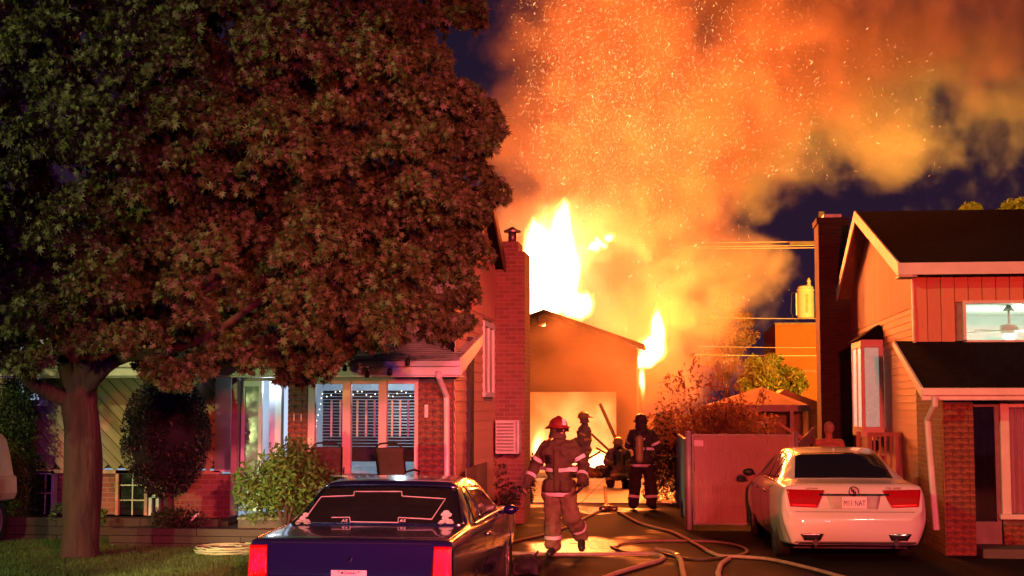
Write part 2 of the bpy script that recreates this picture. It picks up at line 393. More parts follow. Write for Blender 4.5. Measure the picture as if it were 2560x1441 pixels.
def bricks(parent, x0, x1, y, z0, z1, bw=.2, bh=.066, gap=.011):
    """single bricks, 8 mm proud of a mortar face that looks towards -y"""
    k = 0; z = z0 + gap
    while z + bh < z1:
        x = x0 - (bw + gap) / 2 * (k % 2)
        while x < x1 - .02:
            a = max(x, x0); b = min(x + bw, x1)
            if b - a > .03: piece('brick', brkmesh, parent, ((a + b) / 2, y - .001 - random.uniform(0, .004), z + bh / 2), (b - a, .03, bh))
            x += bw + gap
        z += bh + gap; k += 1
def lap_side(parent, X, sgn, y0, y1, z0, z1, h, mesh, cuts=()):
    """horizontal lap boards on the plane x = X whose outside is towards sgn*x; cuts = (ya, yb, za, zb) openings"""
    z = z0
    while z < z1 - .01:
        hh = min(h, z1 - z); segs = [(y0, y1)]
        for ya, yb, za, zb in cuts:
            if z + hh > za + .01 and z < zb - .01:
                ns = []
                for a, b in segs:
                    if yb <= a or ya >= b: ns.append((a, b)); continue
                    if ya > a: ns.append((a, ya))
                    if yb < b: ns.append((yb, b))
                segs = ns
        for a, b in segs:
            piece('siding_board', mesh, parent, (X + sgn * .012, (a + b) / 2, z + hh / 2), (.014, b - a, hh * 1.04), Matrix.Rotation(-sgn * R(6.5), 3, 'Y'))
        z += h
def gable_roof(name, m, parent, x0, x1, ye, ze, yr, zr, yb, zb, t=.14):
    a = MB().prism([(x0, ye, ze), (x0, yr, zr), (x0, yr, zr - t), (x0, ye, ze - t)], (x1 - x0, 0, 0)).build(name, m, parent)
    b = MB().prism([(x0, yr, zr), (x0, yb, zb), (x0, yb, zb - t), (x0, yr, zr - t)], (x1 - x0, 0, 0)).build(name, m, parent)
    return a, b
def rake(parent, X, t, ye, ze, yr, zr, yb, zb, m):
    for (a, za, b, zb_) in ((ye, ze, yr, zr), (yb, zb, yr, zr)):
        MB().prism([(X, a, za + .015), (X, b, zb_ + .015), (X, b, zb_ - .19), (X, a, za - .19)], (t, 0, 0)).build('rake_board', m, parent)
def tiles(parent, x0, x1, y0, z0, y1, z1, mesh, w=.30, rows=8):
    """lapped roof tabs up a slope that starts at the eave (y0, z0)"""
    d = Vector((0, y1 - y0, z1 - z0)); L = d.length; d.normalize(); n = Vector((0, -d.z, d.y)); st = L / rows
    rot = Matrix((Vector((1, 0, 0)), d, n)).transposed()
    for r in range(rows):
        x = x0 - (w / 2 if r % 2 else 0)
        while x < x1:
            a = max(x, x0) + .004; b = min(x + w, x1) - .004
            if b - a > .04:
                c = Vector(((a + b) / 2, y0, z0)) + d * (st * (r + .5)) + n * (.012 + random.uniform(0, .003))
                piece('shingle', mesh, parent, c, (b - a, st * 1.12, .012), rot @ Matrix.Rotation(R(-1.8), 3, 'X'))
            x += w
# ------------------------------------------------------------------ house on the right
RH = empty('house', (5, 24, 0), 'gabled house on the right with salmon siding, dark roofs and a tall side chimney', 'house')
RH.location = (0, 0, 0)
X = 3.5
core = mat('house_sheathing', (.30, .25, .21), .8)
# wall core: side gable profile pushed along x (upper room is left open)
def zroof(y): return 4.06 + (y - 21.6) / (26.7 - 21.6) * (5.5 - 4.06) if y < 26.7 else 5.5 - (y - 26.7) / (31.3 - 26.7) * (5.5 - 3.8)
MB().prism([(X, 22.1, 0), (X, 22.1, zroof(22.1) - .15), (X, 26.7, 5.34), (X, 31, zroof(31) - .15), (X, 31, 0)], (.12, 0, 0)).build('wall', core, RH)
MB().box(X + .12, 9.5, 22.12, 22.22, 0, 2.93).box(X + .12, 4.24, 22.12, 22.22, 2.93, 4.05).box(4.24, 9.5, 22.12, 22.22, 3.5, 4.05).build('wall', core, RH)
lap_side(RH, X, -1, 22.02, 31, .35, 3.45, .112, sidemesh, cuts=((25.35, 26.85, 1.2, 3.3),))
box('foundation', mat('foundation', (.2, .19, .18), .9), RH, X - .02, X + .1, 21.5, 31, 0, .35)
y = 22.08                                            # upright boards on the gable
while y < 31:
    h = zroof(y + .07) - .16 - 3.46
    if h > .05: piece('vertical_board', vertmesh, RH, (X - .012, y + .075, 3.46 + h / 2), (.02, .142, h))
    y += .15
x = X - .02                                          # upright boards on the street side
while x < 9.3:
    za = 2.9 if x + .2 < 4.2 else 3.53
    piece('vertical_board', vertmesh, RH, (x + .1, 22.09, (za + 3.98) / 2), (.19, .03, 3.98 - za))
    x += .2
MB().box(X - .045, X - .022, 22.02, 22.10, 2.9, 3.98).build('corner_board', trim, RH)
gable_roof('roof', shing_d, RH, 3.22, 10.5, 21.6, 4.07, 26.7, 5.52, 31.3, 3.85)
rake(RH, 3.19, .03, 21.6, 4.07, 26.7, 5.52, 31.3, 3.85, trim)
box('fascia', trim, RH, 3.19, 10.5, 21.56, 21.6, 3.9, 4.075)
MB().box(3.22, X - .03, 21.62, 22.1, 3.875, 3.895).build('soffit', trim, RH)
for a, za, b, zb in ((21.62, 3.90, 26.7, 5.35), (26.7, 5.35, 31.3, 3.68)):
    MB().prism([(3.22, a, za), (3.22, b, zb), (3.22, b, zb + .012), (3.22, a, za + .012)], (.27, 0, 0)).build('soffit', mat('wood_soffit', (.33, .23, .15), .7, scale=4, stretch=(1, .2, 1)), RH)
# upper window with the lit room behind it
roomw = mat('white_room_paint', (.74, .78, .72), .7, var=.05)
MB().box(3.9, 8.4, 26.9, 27.0, 1.9, 3.6).box(3.85, 3.9, 22.25, 27, 1.9, 3.6).box(8.4, 8.5, 22.25, 27, 1.9, 3.6).box(3.85, 8.5, 22.25, 27, 3.6, 3.66).box(3.85, 8.5, 22.25, 27, 1.85, 1.9).build('room', roomw, RH)
wf = MB()
wf.box(4.19, 7.4, 22.04, 22.12, 3.5, 3.545).box(4.19, 4.235, 22.04, 22.12, 2.93, 3.5).box(7.36, 7.4, 22.04, 22.12, 2.93, 3.5).box(4.19, 7.4, 22.04, 22.12, 2.90, 2.955)
wn = wf.build('window', trim, RH)
pane = thinglass('clear_pane')
box('pane', pane, wn, 4.235, 7.36, 22.09, 22.096, 2.955, 3.5)
lamp('ceiling_lamp_light', 'POINT', (5.6, 24.6, 2.9), 105, (.86, 1, .80), .25)
cfan = empty('ceiling_fan', (5.28, 24.0, 3.6), 'pale five blade ceiling fan hanging in the lit upper room', 'fan')
fw = mat('fan_white', (.75, .74, .60), .4)
MB().cyl((0, 0, -.09), (0, 0, 0), .10, 16, .03).build('canopy', fw, cfan, smooth=True)
MB().cyl((0, 0, -.30), (0, 0, -.05), .018, 8).build('rod', fw, cfan)
MB().tube([(0, 0, -.30), (0, 0, -.33), (0, 0, -.40), (0, 0, -.46)], [.06, .145, .15, .10], 20).build('motor', fw, cfan, smooth=True)
MB().sphere((0, 0, -.50), (.11, .11, .07)).build('lamp_shade', glow('lamp_globe', (1, 1, .75), 2.2), cfan, smooth=True)
bmsh = MB().box(.16, .72, -.065, .065, -.425, -.412).build('blade', fw, cfan).data
for k in range(1, 5): inst('blade', bmsh, cfan, Matrix.Rotation(k * 2 * math.pi / 5 + .0, 4, 'Z'))
# lower front block: brick, glazed door, wide window, lean-to roof
MB().prism([(3.2, 19.65, 2.2), (3.2, 22.12, 2.95), (3.2, 22.12, 2.85), (3.2, 19.65, 2.1)], (7, 0, 0)).build('porch_roof', shing_d, RH)
MB().prism([(3.17, 19.62, 2.22), (3.17, 22.09, 2.96), (3.17, 22.09, 2.86), (3.17, 19.62, 2.08)], (.03, 0, 0)).build('rake_board', trim, RH)
MB().box(3.17, 10.2, 19.56, 19.64, 2.12, 2.22).box(3.17, 10.2, 19.60, 19.66, 2.055, 2.12).build('gutter', trim, RH, bevel=.012)
MB().box(3.5, 10, 19.66, 22.1, 2.06, 2.09).build('soffit', trim, RH)
MB().prism([(X - .018, 19.885, 0), (X - .018, 19.885, 2.07), (X - .018, 22.0, 2.8), (X - .018, 22.0, 0)], (.014, 0, 0)).build('brick_side_wall', brk, RH)
pil = box('brick_pillar', mort, RH, 3.497, 3.88, 19.905, 20.35, 0, 2.06)
bricks(pil, 3.5, 3.88, 19.9, 0, 2.05)
dn = [at(2338, 992, 19.5), at(2338, 1012, 19.5), at(2319, 1050, 19.80), at(2324, 1120, 19.80), at(2341, 1325, 19.80)]
MB().tube(dn, .045, 8).build('downspout', trim, RH)
box('wall', mat('door_recess', (.03, .025, .03), .8), RH, 3.88, 10, 20.5, 20.6, 0, 2.06)
dr = MB().box(3.89, 3.93, 20.3, 20.36, .12, 2.03).box(4.24, 4.30, 20.3, 20.36, .12, 2.03).box(3.93, 4.24, 20.3, 20.36, 1.97, 2.03).box(3.93, 4.24, 20.3, 20.36, .12, .42).build('glass_door', mat('grey_door', (.22, .2, .22), .5), RH)
box('pane', thinglass('door_pane', (.5, .5, .52), .14), dr, 3.93, 4.24, 20.33, 20.34, .42, 1.97)
x = 3.935
while x < 4.22:                                       # vertical blind slats behind the door glass
    box('curtain', mat('grey_curtain', (.30, .28, .30), .8), dr, x, x + .035, 20.37, 20.385, .42, 1.95); x += .04
fr = MB().box(4.30, 4.42, 20.22, 20.36, .52, 2.05).box(5.28, 5.40, 20.22, 20.36, .52, 2.05).box(4.42, 5.28, 20.22, 20.36, 1.96, 2.05).box(4.26, 5.44, 20.16, 20.36, .46, .53).build('front_window', trim, RH, bevel=.01)
box('pane', thinglass('window_pane', (.9, .88, .9)), fr, 4.42, 5.28, 20.30, 20.306, .53, 1.96)
cu = MB(); G = []
for j in range(2):
    G.append([(4.42 + .86 * i / 90, 20.40 + .022 * math.sin(i * .9) + .012 * math.sin(i * .37), (.53, 1.96)[j]) for i in range(91)])
cu.grid(G).build('curtain', mat('sheer_curtain', (.80, .74, .76), .9, var=.1), fr, smooth=True)
bs = box('brick_sill_wall', mort, RH, 4.32, 10, 20.285, 20.45, 0, .455)
bricks(bs, 4.32, 5.6, 20.28, .0, .45)
box('step', mat('step_stone', (.12, .11, .11), .9, bump=.3), RH, 3.9, 5.8, 19.6, 20.28, -.02, .12, bevel=.02)
# bay window on the side wall
bay = MB().box(3.1, 3.48, 25.4, 26.8, 1.45, 1.62).box(3.1, 3.48, 25.4, 26.8, 2.98, 3.12).box(3.1, 3.16, 25.4, 25.46, 1.62, 2.98).box(3.1, 3.16, 26.74, 26.8, 1.62, 2.98).box(3.40, 3.48, 25.4, 25.46, 1.62, 2.98).box(3.10, 3.16, 26.02, 26.12, 1.62, 2.98).build('bay_window', trim, RH, bevel=.008)
box('pane', mat('frosted_pane', (.34, .38, .30), .25, var=.6, scale=9, spec=.6, emis=(.40, .55, .42), estr=.30), bay, 3.17, 3.40, 25.43, 25.45, 1.62, 2.98)
box('pane', mat('firelit_pane_glow', (.60, .45, .34), .25, emis=(1, .75, .5), estr=.45), bay, 3.12, 3.13, 25.46, 26.74, 1.62, 2.98)  # emission stands in for firelight falling on the side pane
b = MB(); v = [b.bm.verts.new(p) for p in ((3.04, 25.32, 3.12), (3.04, 26.88, 3.12), (3.5, 26.88, 3.12), (3.5, 25.32, 3.12), (3.5, 25.85, 3.42), (3.5, 26.4, 3.42))]
for f in ((0, 3, 4), (1, 5, 2), (0, 4, 5, 1), (0, 1, 2, 3)): b.bm.faces.new([v[i] for i in f])
b.build('bay_roof', shing_d, RH)
# chimney
ch = MB().box(2.85, 3.47, 30.0, 30.9, 0, 5.72).box(2.82, 3.47, 29.97, 30.93, 5.72, 5.84).build('chimney', brickmat('dark_brick', (.055, .022, .018), (.035, .015, .014), (.05, .035, .03)), RH)
MB().box(2.98, 3.34, 30.15, 30.7, 5.84, 5.93).build('chimney_cap', mat('cap_metal', (.3, .3, .3), .4, metal=.8), RH)
# wooden landing beside the bay
land = empty('wooden_landing', (0, 0, 0), 'small pinkish wooden landing with upright railing below the bay window', 'railing')
wd_ = mat('weathered_wood', (.42, .30, .25), .8, scale=3, stretch=(4, 4, .5), bump=.3)
box('deck', wd_, land, 2.95, 3.47, 23.4, 24.9, .55, .62)
for xx, yy in ((2.97, 23.45), (3.44, 23.45), (2.97, 24.85)): box('post', wd_, land, xx - .035, xx + .035, yy - .035, yy + .035, 0, 1.55)
box('rail', wd_, land, 2.95, 3.47, 23.42, 23.48, 1.50, 1.56)
for k in range(5): box('baluster', wd_, land, 3.03 + k * .085, 3.06 + k * .085, 23.44, 23.46, .62, 1.5)
# ------------------------------------------------------------------ house on the left
LH = empty('house', (0, 0, 0), 'brick house on the left with a glazed patio front under a shingled porch roof', 'house')
XL = -3.15
def zl(y): return 4.2 + (y - 21.0) / 1.4 * 1.25 if y < 22.4 else 5.45 - (y - 22.4) * .50
MB().prism([(XL, 21.6, 0), (XL, 21.6, 4.4), (XL, 22.4, zl(22.4) - .15), (XL, 26.2, zl(26.2) - .15), (XL, 26.2, 0)], (-.12, 0, 0)).build('wall', core, LH)
box('wall', core, LH, -12, XL - .12, 21.62, 21.7, 3.0, 4.3)
lap_side(LH, XL, 1, 20.0, 26.2, .4, 3.42, .15, sidemesh, cuts=((22.85, 24.1, 2.12, 3.34), (24.4, 25.5, 0, 5)))
y = 21.62
while y < 26:
    h = zl(y + .07) - .16 - 3.43
    if h > .05 and not (24.3 < y < 25.4): piece('vertical_board', vertmesh, LH, (XL + .012, y + .075, 3.43 + h / 2), (.02, .142, h))
    y += .15
gable_roof('roof', shing_d, LH, -14, -2.98, 21.0, 4.2, 22.4, 5.45, 26.6, 3.35)
rake(LH, -2.98, .03, 21.0, 4.2, 22.4, 5.45, 26.6, 3.35, mat('brown_rake', (.16, .07, .05), .7))
MB().prism([(XL, 19.96, .3), (XL, 19.96, 2.4), (XL, 21.6, 2.95), (XL, 21.6, .3)], (-.1, 0, 0)).build('wall', core, LH)
box('dark_strip', mat('black_strip', (.015, .012, .015), .5), LH, XL + .02, XL + .075, 21.05, 21.45, .4, 3.0)  # near-black upright strip on the side wall
# window in the side wall
sw = MB().box(XL - .02, XL + .05, 22.82, 22.90, 2.12, 3.34).box(XL - .02, XL + .05, 24.02, 24.10, 2.12, 3.34).box(XL - .02, XL + .05, 22.9, 24.02, 3.26, 3.34).box(XL - .02, XL + .06, 22.9, 24.02, 2.12, 2.20).box(XL - .02, XL + .045, 23.44, 23.5, 2.2, 3.26).build('window', trim, LH)
box('pane', mat('dusky_pane', (.10, .09, .10), .12, spec=.7), sw, XL, XL + .012, 22.9, 24.02, 2.2, 3.26)
# chimney
MB().box(XL - .05, -2.63, 24.4, 25.3, 0, 4.62).box(XL + .07, -2.75, 24.48, 25.22, 4.62, 4.80).build('chimney', brk, LH)
fl = MB().cyl((-2.89, 24.85, 4.80), (-2.89, 24.85, 5.02), .075, 14).build('flue', mat('flue_metal', (.25, .22, .2), .4, metal=.7), LH, smooth=True)
MB().tube([(-2.89, 24.85, 5.0), (-2.89, 24.85, 5.03), (-2.89, 24.85, 5.10)], [.15, .15, .01], 16).build('flue_cap', mat('flue_metal', (.25, .22, .2)), LH)
# porch roof of single shingles, fascia, trim
MB().prism([(-9.8, 19.5, 2.60), (-9.8, 21.62, 3.02), (-9.8, 21.62, 2.92), (-9.8, 19.5, 2.50)], (9.8 - 3.0, 0, 0)).build('porch_roof', shing_l, LH)
shm = unit_mesh('shingle', shing_l)
tiles(LH, -6.6, -3.0, 19.48, 2.605, 21.62, 3.025, shm, .25, 12)
MB().prism([(-2.99, 19.44, 2.64), (-2.99, 21.62, 3.06), (-2.99, 21.62, 2.90), (-2.99, 19.44, 2.40)], (.025, 0, 0)).build('rake_board', trim, LH)
MB().box(-9.8, -2.99, 19.40, 19.48, 2.52, 2.60).box(-9.8, -2.99, 19.45, 19.5, 2.40, 2.52).build('gutter', trim, LH, bevel=.012)
box('soffit', trim, LH, -9.8, -3.0, 19.5, 20.0, 2.38, 2.40)
box('frieze', mat('pink_frieze', (.45, .36, .35), .7), LH, -6.15, XL, 19.955, 20.02, 2.335, 2.38)
def px_x(px, Y): return at(px, 1100, Y).x
b0, b1 = px_x(1046, 19.9), XL - .005
wl = box('brick_wall', mort, LH, b0, b1, 19.905, 20.02, .3, 2.38); bricks(wl, b0, b1, 19.9, .3, 2.37)
box('wall_plate', trim, LH, b0 + .09, b0 + .14, 19.87, 19.895, 1.82, 2.0)
MB().tube([(-3.28, 19.44, 2.45), (-3.28, 19.46, 2.38), (-3.23, 19.82, 2.12), (-3.23, 19.84, 1.9), (-3.22, 19.84, .4)], .042, 8).build('downspout', trim, LH)
# patio glazing: four mullions, three bays, room behind
fw0, fw1 = px_x(768, 19.9), b0
pg = MB(); xs = [(768, 786), (855, 876), (945, 966), (1035, 1046)]
for a, b in xs: pg.box(px_x(a, 19.9), px_x(b, 19.9), 19.90, 20.0, .5, 2.335)
for (a, b), (c, d) in zip(xs, xs[1:]):
    pg.box(px_x(b, 19.9), px_x(c, 19.9), 19.92, 20.0, 2.29, 2.335); pg.box(px_x(b, 19.9), px_x(c, 19.9), 19.92, 20.0, .5, .62)
PW = pg.build('patio_window', mat('pink_trim', (.62, .47, .46), .55, var=.1), LH, bevel=.006)
for (a, b), (c, d) in zip(xs, xs[1:]):
    box('pane', pane, PW, px_x(b, 19.9), px_x(c, 19.9), 19.955, 19.961, .62, 2.29)
room2 = mat('grey_room_paint', (.50, .56, .62), .7, var=.1)
MB().box(-8.6, XL - .13, 22.6, 22.65, .4, 2.6).box(-8.6, XL - .13, 20.05, 22.65, 2.55, 2.6).box(XL - .2, XL - .13, 20.05, 22.6, .4, 2.6).box(-8.65, -8.6, 20.05, 22.6, .4, 2.6).box(-8.6, XL - .13, 20.05, 22.65, .35, .4).build('room', room2, LH)
lamp('room_light', 'POINT', (-7.6, 21.8, 2.2), 60, (.72, .88, 1), .05)
lamp('room_light', 'POINT', (-4.2, 21.4, 2.45), 45, (.75, .88, 1), .03)
# dark slatted blind with pale strips imitating reflections in the glass
bld = mat('dark_blind', (.055, .05, .055), .6); z = 1.33; blm = unit_mesh('blind_slat', bld)
bx0, bx1 = px_x(806, 20.6), px_x(1040, 20.6)
BL = empty('slatted_blind', (0, 0, 0), 'dark slatted blind with pale strips imitating reflections inside the patio glazing', 'blind')
while z < 2.20:
    piece('blind_slat', blm, BL, ((bx0 + bx1) / 2, 20.62, z), (bx1 - bx0, .035, .026), Matrix.Rotation(R(25), 3, 'X')); z += .045
for px in (828, 850, 893, 915, 936, 980, 1000, 1020):
    MB().box(-.014, .014, -.008, .008, 0, .52).build('strip', mat('reflection_strip', (.80, .78, .70), .6, emis=(1, .95, .8), estr=0), BL, loc=(px_x(px, 20.5), 20.5, 1.54))  # upright reflections in the glass modelled as pale bars
box('shelf', mat('dark_wood', (.03, .02, .02), .5), BL, bx0 - .1, bx1, 20.55, 20.9, 1.18, 1.36)
LS = empty('string_lights', (0, 0, 0), 'string of small warm white bulbs draped across the patio window', 'string lights')
bulb = glow('bulb_glow', (1, .95, .70), 2.5); bmh = MB().sphere((0, 0, 0), .010, 8, 6).build('bulb', bulb, LS).data
bpy.data.objects.remove([o for o in LS.children if o.name.startswith('bulb')][0])
pts = []
for i, px in enumerate(range(806, 1040, 11)):
    p = at(px, 985 + 7 * math.sin(i * 1.3), 20.42); pts.append(p); inst('bulb', bmh, LS, p)
for i in range(7):
    p = at(806 - i * 3 - random.uniform(0, 3), 996 + i * 14, 20.42); inst('bulb', bmh, LS, p)
MB().tube(pts, .004, 4).build('wire', mat('dark_wire', (.02, .02, .02)), LS)
# hanging ornaments on the porch fascia
for k, (px, py) in enumerate(((862, 920), (918, 936), (974, 930), (1019, 906))):
    o = empty('hanging_lantern', at(px, py, 19.3), ('small dark lantern under the porch eave nearest the shrub', 'second small dark lantern under the porch eave', 'third small dark lantern, above the middle patio pane', 'highest small dark lantern, nearest the downspout')[k], 'lantern', 'small lanterns along the porch eave')
    dm = mat('dark_iron', (.02, .015, .015), .5)
    MB().tube([(0, 0, -.05), (0, 0, -.03), (0, 0, .03), (0, 0, .05)], [.02, .034, .028, .008], 8).build('body', dm, o)
    MB().cyl((0, 0, .05), (0, .1, .10), .004, 4).build('hook', dm, o)
# entry: white lit recess, storm door, posts, brick pier with its number
e0, e1 = px_x(596, 19.95), px_x(722, 19.95)
box('post', mat('red_post', (.45, .30, .30), .5), LH, px_x(580, 19.9), e0, 19.86, 20.0, .45, 2.38)
pr = box('brick_pier', mort, LH, e1, px_x(768, 19.95), 19.905, 20.1, .45, 2.38); bricks(pr, e1, px_x(768, 19.9), 19.9, .45, 2.37)
for q in (735, 753): text('house_digit', '1', trim, pr, at(q, 1045, 19.88), .15)
ew = mat('white_door', (.70, .74, .80), .45, var=.06)
sd = MB().box(e0 + .02, e0 + .07, 20.0, 20.05, .5, 2.34).box(e0 + .27, e0 + .32, 20.0, 20.05, .5, 2.34).box(e0 + .07, e0 + .27, 20.0, 20.05, 2.26, 2.34).box(e0 + .07, e0 + .27, 20.0, 20.05, .5, 1.0).build('storm_door', ew, LH)
box('pane', mat('tinted_pane', (.18, .26, .25), .08, var=.3), sd, e0 + .07, e0 + .27, 20.02, 20.03, 1.0, 2.26)
d2 = box('entry_door', ew, LH, e0 + .34, e0 + .52, 20.3, 20.36, .5, 2.34)
box('door_handle', mat('cap_metal', (.3, .3, .3)), d2, e0 + .36, e0 + .38, 20.26, 20.3, 1.38, 1.46)
g2 = MB().box(e1 - .2, e1 - .165, 20.25, 20.3, .9, 2.34).box(e1 - .03, e1 - .0, 20.25, 20.3, .9, 2.34).box(e1 - .165, e1 - .03, 20.25, 20.3, .9, .98).build('sidelight', mat('dark_frame', (.06, .06, .09), .5), LH)
box('pane', glow('lit_sidelight', (.55, .68, 1), .9), g2, e1 - .165, e1 - .03, 20.27, 20.28, .98, 2.34)
lamp('entry_light', 'POINT', ((e0 + e1) / 2, 20.12, 2.25), 5, (.80, .90, 1), .08)
# wing with slanting boards, basement windows and a grey panel
w0 = -10.5; w1 = px_x(540, 20.4)
tanb = mat('tan_board', (.34, .27, .17), .7, var=.3, scale=3, bump=.2)
box('wall', mat('board_gap', (.05, .04, .03), .9), LH, w0, w1 + .4, 20.42, 20.5, 1.07, 3.4)
dbm = unit_mesh('slanting_board', tanb)
zb0, zb1, yb = 1.08, 3.0, 20.40
step = .20; k = w0 - 2.2
while k < w1 + 2.2:                                  # boards run down to the right at 45 degrees, clipped to the wall
    A = Vector((k, yb, zb1)); B = Vector((k + (zb1 - zb0), yb, zb0))
    t0 = max(0, (w0 - A.x) / (B.x - A.x)); t1 = min(1, (w1 - A.x) / (B.x - A.x))
    if t1 - t0 > .03:
        a = A.lerp(B, t0); b2 = A.lerp(B, t1); c = (a + b2) / 2; L = (b2 - a).length
        piece('slanting_board', dbm, LH, (c.x, yb + random.uniform(-.004, .004), c.z), (L, .03, .132), Matrix.Rotation(R(45), 3, 'Y'))
    k += step
box('sill_board', mat('red_trim', (.50, .30, .22), .6), LH, w0, w1 + .1, 20.30, 20.39, 1.0, 1.05)
box('basement_wall', brk, LH, w0, px_x(580, 20.4), 20.42, 20.5, 0, 1.0)
box('grey_panel', mat('grey_panel', (.20, .20, .19), .6), LH, w1 + .0, px_x(574, 20.3), 20.33, 20.38, 1.05, 2.38)
box('panel_trim', trim, LH, w1 + .0, px_x(578, 20.3), 20.30, 20.33, 1.03, 1.06)
box('brick_front', brk, LH, px_x(440, 20.3), px_x(592, 20.3), 20.0, 20.41, .1, 1.0)
def bwin(p0, p1, q0, q1, m, cols, rows):
    a = at(p0, q1, 20.38); b = at(p1, q0, 20.38); t = .045
    f = MB().box(a.x, a.x + t, 20.3, 20.41, a.z, b.z).box(b.x - t, b.x, 20.3, 20.41, a.z, b.z).box(a.x, b.x, 20.3, 20.41, b.z - t, b.z).box(a.x - .03, b.x + .03, 20.26, 20.41, a.z - t, a.z).build('basement_window', m, LH)
    box('pane', dkglass, f, a.x + t, b.x - t, 20.37, 20.38, a.z, b.z - t)
    mb = MB()
    for i in range(1, cols): x = a.x + (b.x - a.x) * i / cols; mb.box(x - .008, x + .008, 20.35, 20.37, a.z, b.z - t)
    for j in range(1, rows): z = a.z + (b.z - a.z) * j / rows; mb.box(a.x + t, b.x - t, 20.352, 20.372, z - .008, z + .008)
    mb.build('glazing_bars', trim, f)
bwin(292, 374, 1176, 1288, mat('red_trim', (.50, .30, .22)), 2, 3)
bwin(62, 142, 1178, 1288, trim, 3, 2)
bwin(376, 402, 1236, 1288, trim, 1, 1)
uw = MB(); a = at(36, 1000, 20.3); b = at(100, 948, 20.3)
f = MB().box(a.x, a.x + .06, 20.28, 20.38, a.z, 2.9).box(b.x, b.x + .06, 20.28, 20.38, a.z, 2.9).box(a.x - .03, b.x + .1, 20.25, 20.38, a.z - .09, a.z).box(a.x, b.x + .06, 20.28, 20.38, 2.9, 2.96).build('upper_window', trim, LH)
box('pane', mat('lit_grey_pane', (.4, .5, .6), .3, emis=(.35, .45, .6), estr=.6), f, a.x + .06, b.x, 20.36, 20.37, a.z, 2.9)
lamp('upper_window_light', 'SPOT', (a.x + .2, 19.3, 3.4), 12, (1, .95, .75), .1, aim=(a.x + .3, 20.4, 2.2), spot=100)
# porch deck
dk = empty('porch_deck', (0, 0, 0), 'low grey board deck in front of the patio glazing', 'deck')
dbo = unit_mesh('deck_board', mat('deck_wood', (.22, .18, .16), .8, bump=.3))
y = 18.95
while y < 19.85:
    piece('deck_board', dbo, dk, (-4.55, y + .065, .48), (2.75, .125, .035)); y += .14
box('frame', mat('deck_frame', (.08, .05, .04), .8), dk, -5.92, -3.2, 18.97, 19.85, .1, .46)
# ------------------------------------------------------------------ burning garage
GA = empty('garage', (0, 0, 0), 'burning brown garage with open door and low gable at the end of the driveway', 'garage')
gs = mat('charred_siding', (.085, .042, .03), .85, var=.5, scale=1.0, bump=.4, c2=(.07, .035, .025))
GY = 40.4
gx1 = at(1592, 1100, GY).x; pk = at(1362, 775, GY); er = at(1612, 862, GY); ox1 = at(1541, 1100, GY).x; otz = at(1400, 977, GY).z
gx0 = 2 * pk.x - gx1; ox0 = ox1 - 4.6
sl = (er.z - pk.z) / (er.x - pk.x)
def zg(x): return pk.z - abs(x - pk.x) * abs(sl)
gb1 = unit_mesh('siding_board', gs)
z = 0.0
while z < pk.z - .1:                                   # front built of lapped boards around the door opening
    h = .20; zt = z + h
    xa, xb = gx0, gx1
    if zt > zg(gx1): d = (pk.z - zt - .10) / abs(sl); xa, xb = max(gx0, pk.x - d), min(gx1, pk.x + d)
    segs = [(xa, ox0), (ox1, xb)] if z + .01 < otz - .02 else [(xa, xb)]
    if 4.2 < z < 4.42: segs = [(xa, at(1330, 800, GY).x), (at(1345, 800, GY).x - .04, at(1346, 800, GY).x), (at(1364, 800, GY).x, xb)]
    for a, b in segs:
        if b - a > .05: piece('siding_board', gb1, GA, ((a + b) / 2, GY + random.uniform(-.003, .003), z + h / 2), (b - a, .03, h * 1.03), Matrix.Rotation(R(4), 3, 'X'))
    z += h
wal = MB().box(gx0, ox0, GY + .04, GY + .1, 0, 3.6).box(ox1, gx1, GY + .04, GY + .1, 0, 3.6).box(ox0, ox1, GY + .04, GY + .1, otz, 3.6)
wal.box(gx1 - .08, gx1, GY + .1, 47, 0, 3.55).box(gx0, gx0 + .08, GY + .1, 47, 0, 3.55).box(gx0, gx1, 46.9, 47, 0, 3.5).build('wall', gs, GA)
t = .12; ov = .28
MB().prism([(pk.x, GY - .3, pk.z), (er.x, GY - .3, er.z), (er.x, GY - .3, er.z - t), (pk.x, GY - .3, pk.z - t)], (0, 2.4, 0)).build('roof', mat('charred_roof', (.05, .03, .025), .9), GA)
el = Vector((2 * pk.x - er.x, 0, er.z))
MB().prism([(pk.x, GY - .3, pk.z), (el.x, GY - .3, el.z), (el.x, GY - .3, el.z - t), (pk.x, GY - .3, pk.z - t)], (0, 2.4, 0)).build('roof', mat('charred_roof', (.05, .03, .025)), GA)
MB().box(ox0, ox1, GY - .02, GY - .0, otz - .04, otz + .08).box(ox1, ox1 + .1, GY - .03, GY, 0, otz + .08).build('door_frame', mat('scorched_trim', (.07, .04, .03), .8), GA)
ch_ = mat('charcoal', (.02, .012, .01), .9, bump=.5)
for k in range(7):                                     # bare rafters where the roof has burnt away
    yy = 42.6 + k * .62
    MB().bar((pk.x, yy, pk.z - .1), (gx1 + .1, yy, 3.6 + .0), .05, .14).build('rafter', ch_, GA)
    MB().bar((pk.x, yy, pk.z - .1), (gx0 - .1, yy, 3.6), .05, .14).build('rafter', ch_, GA)
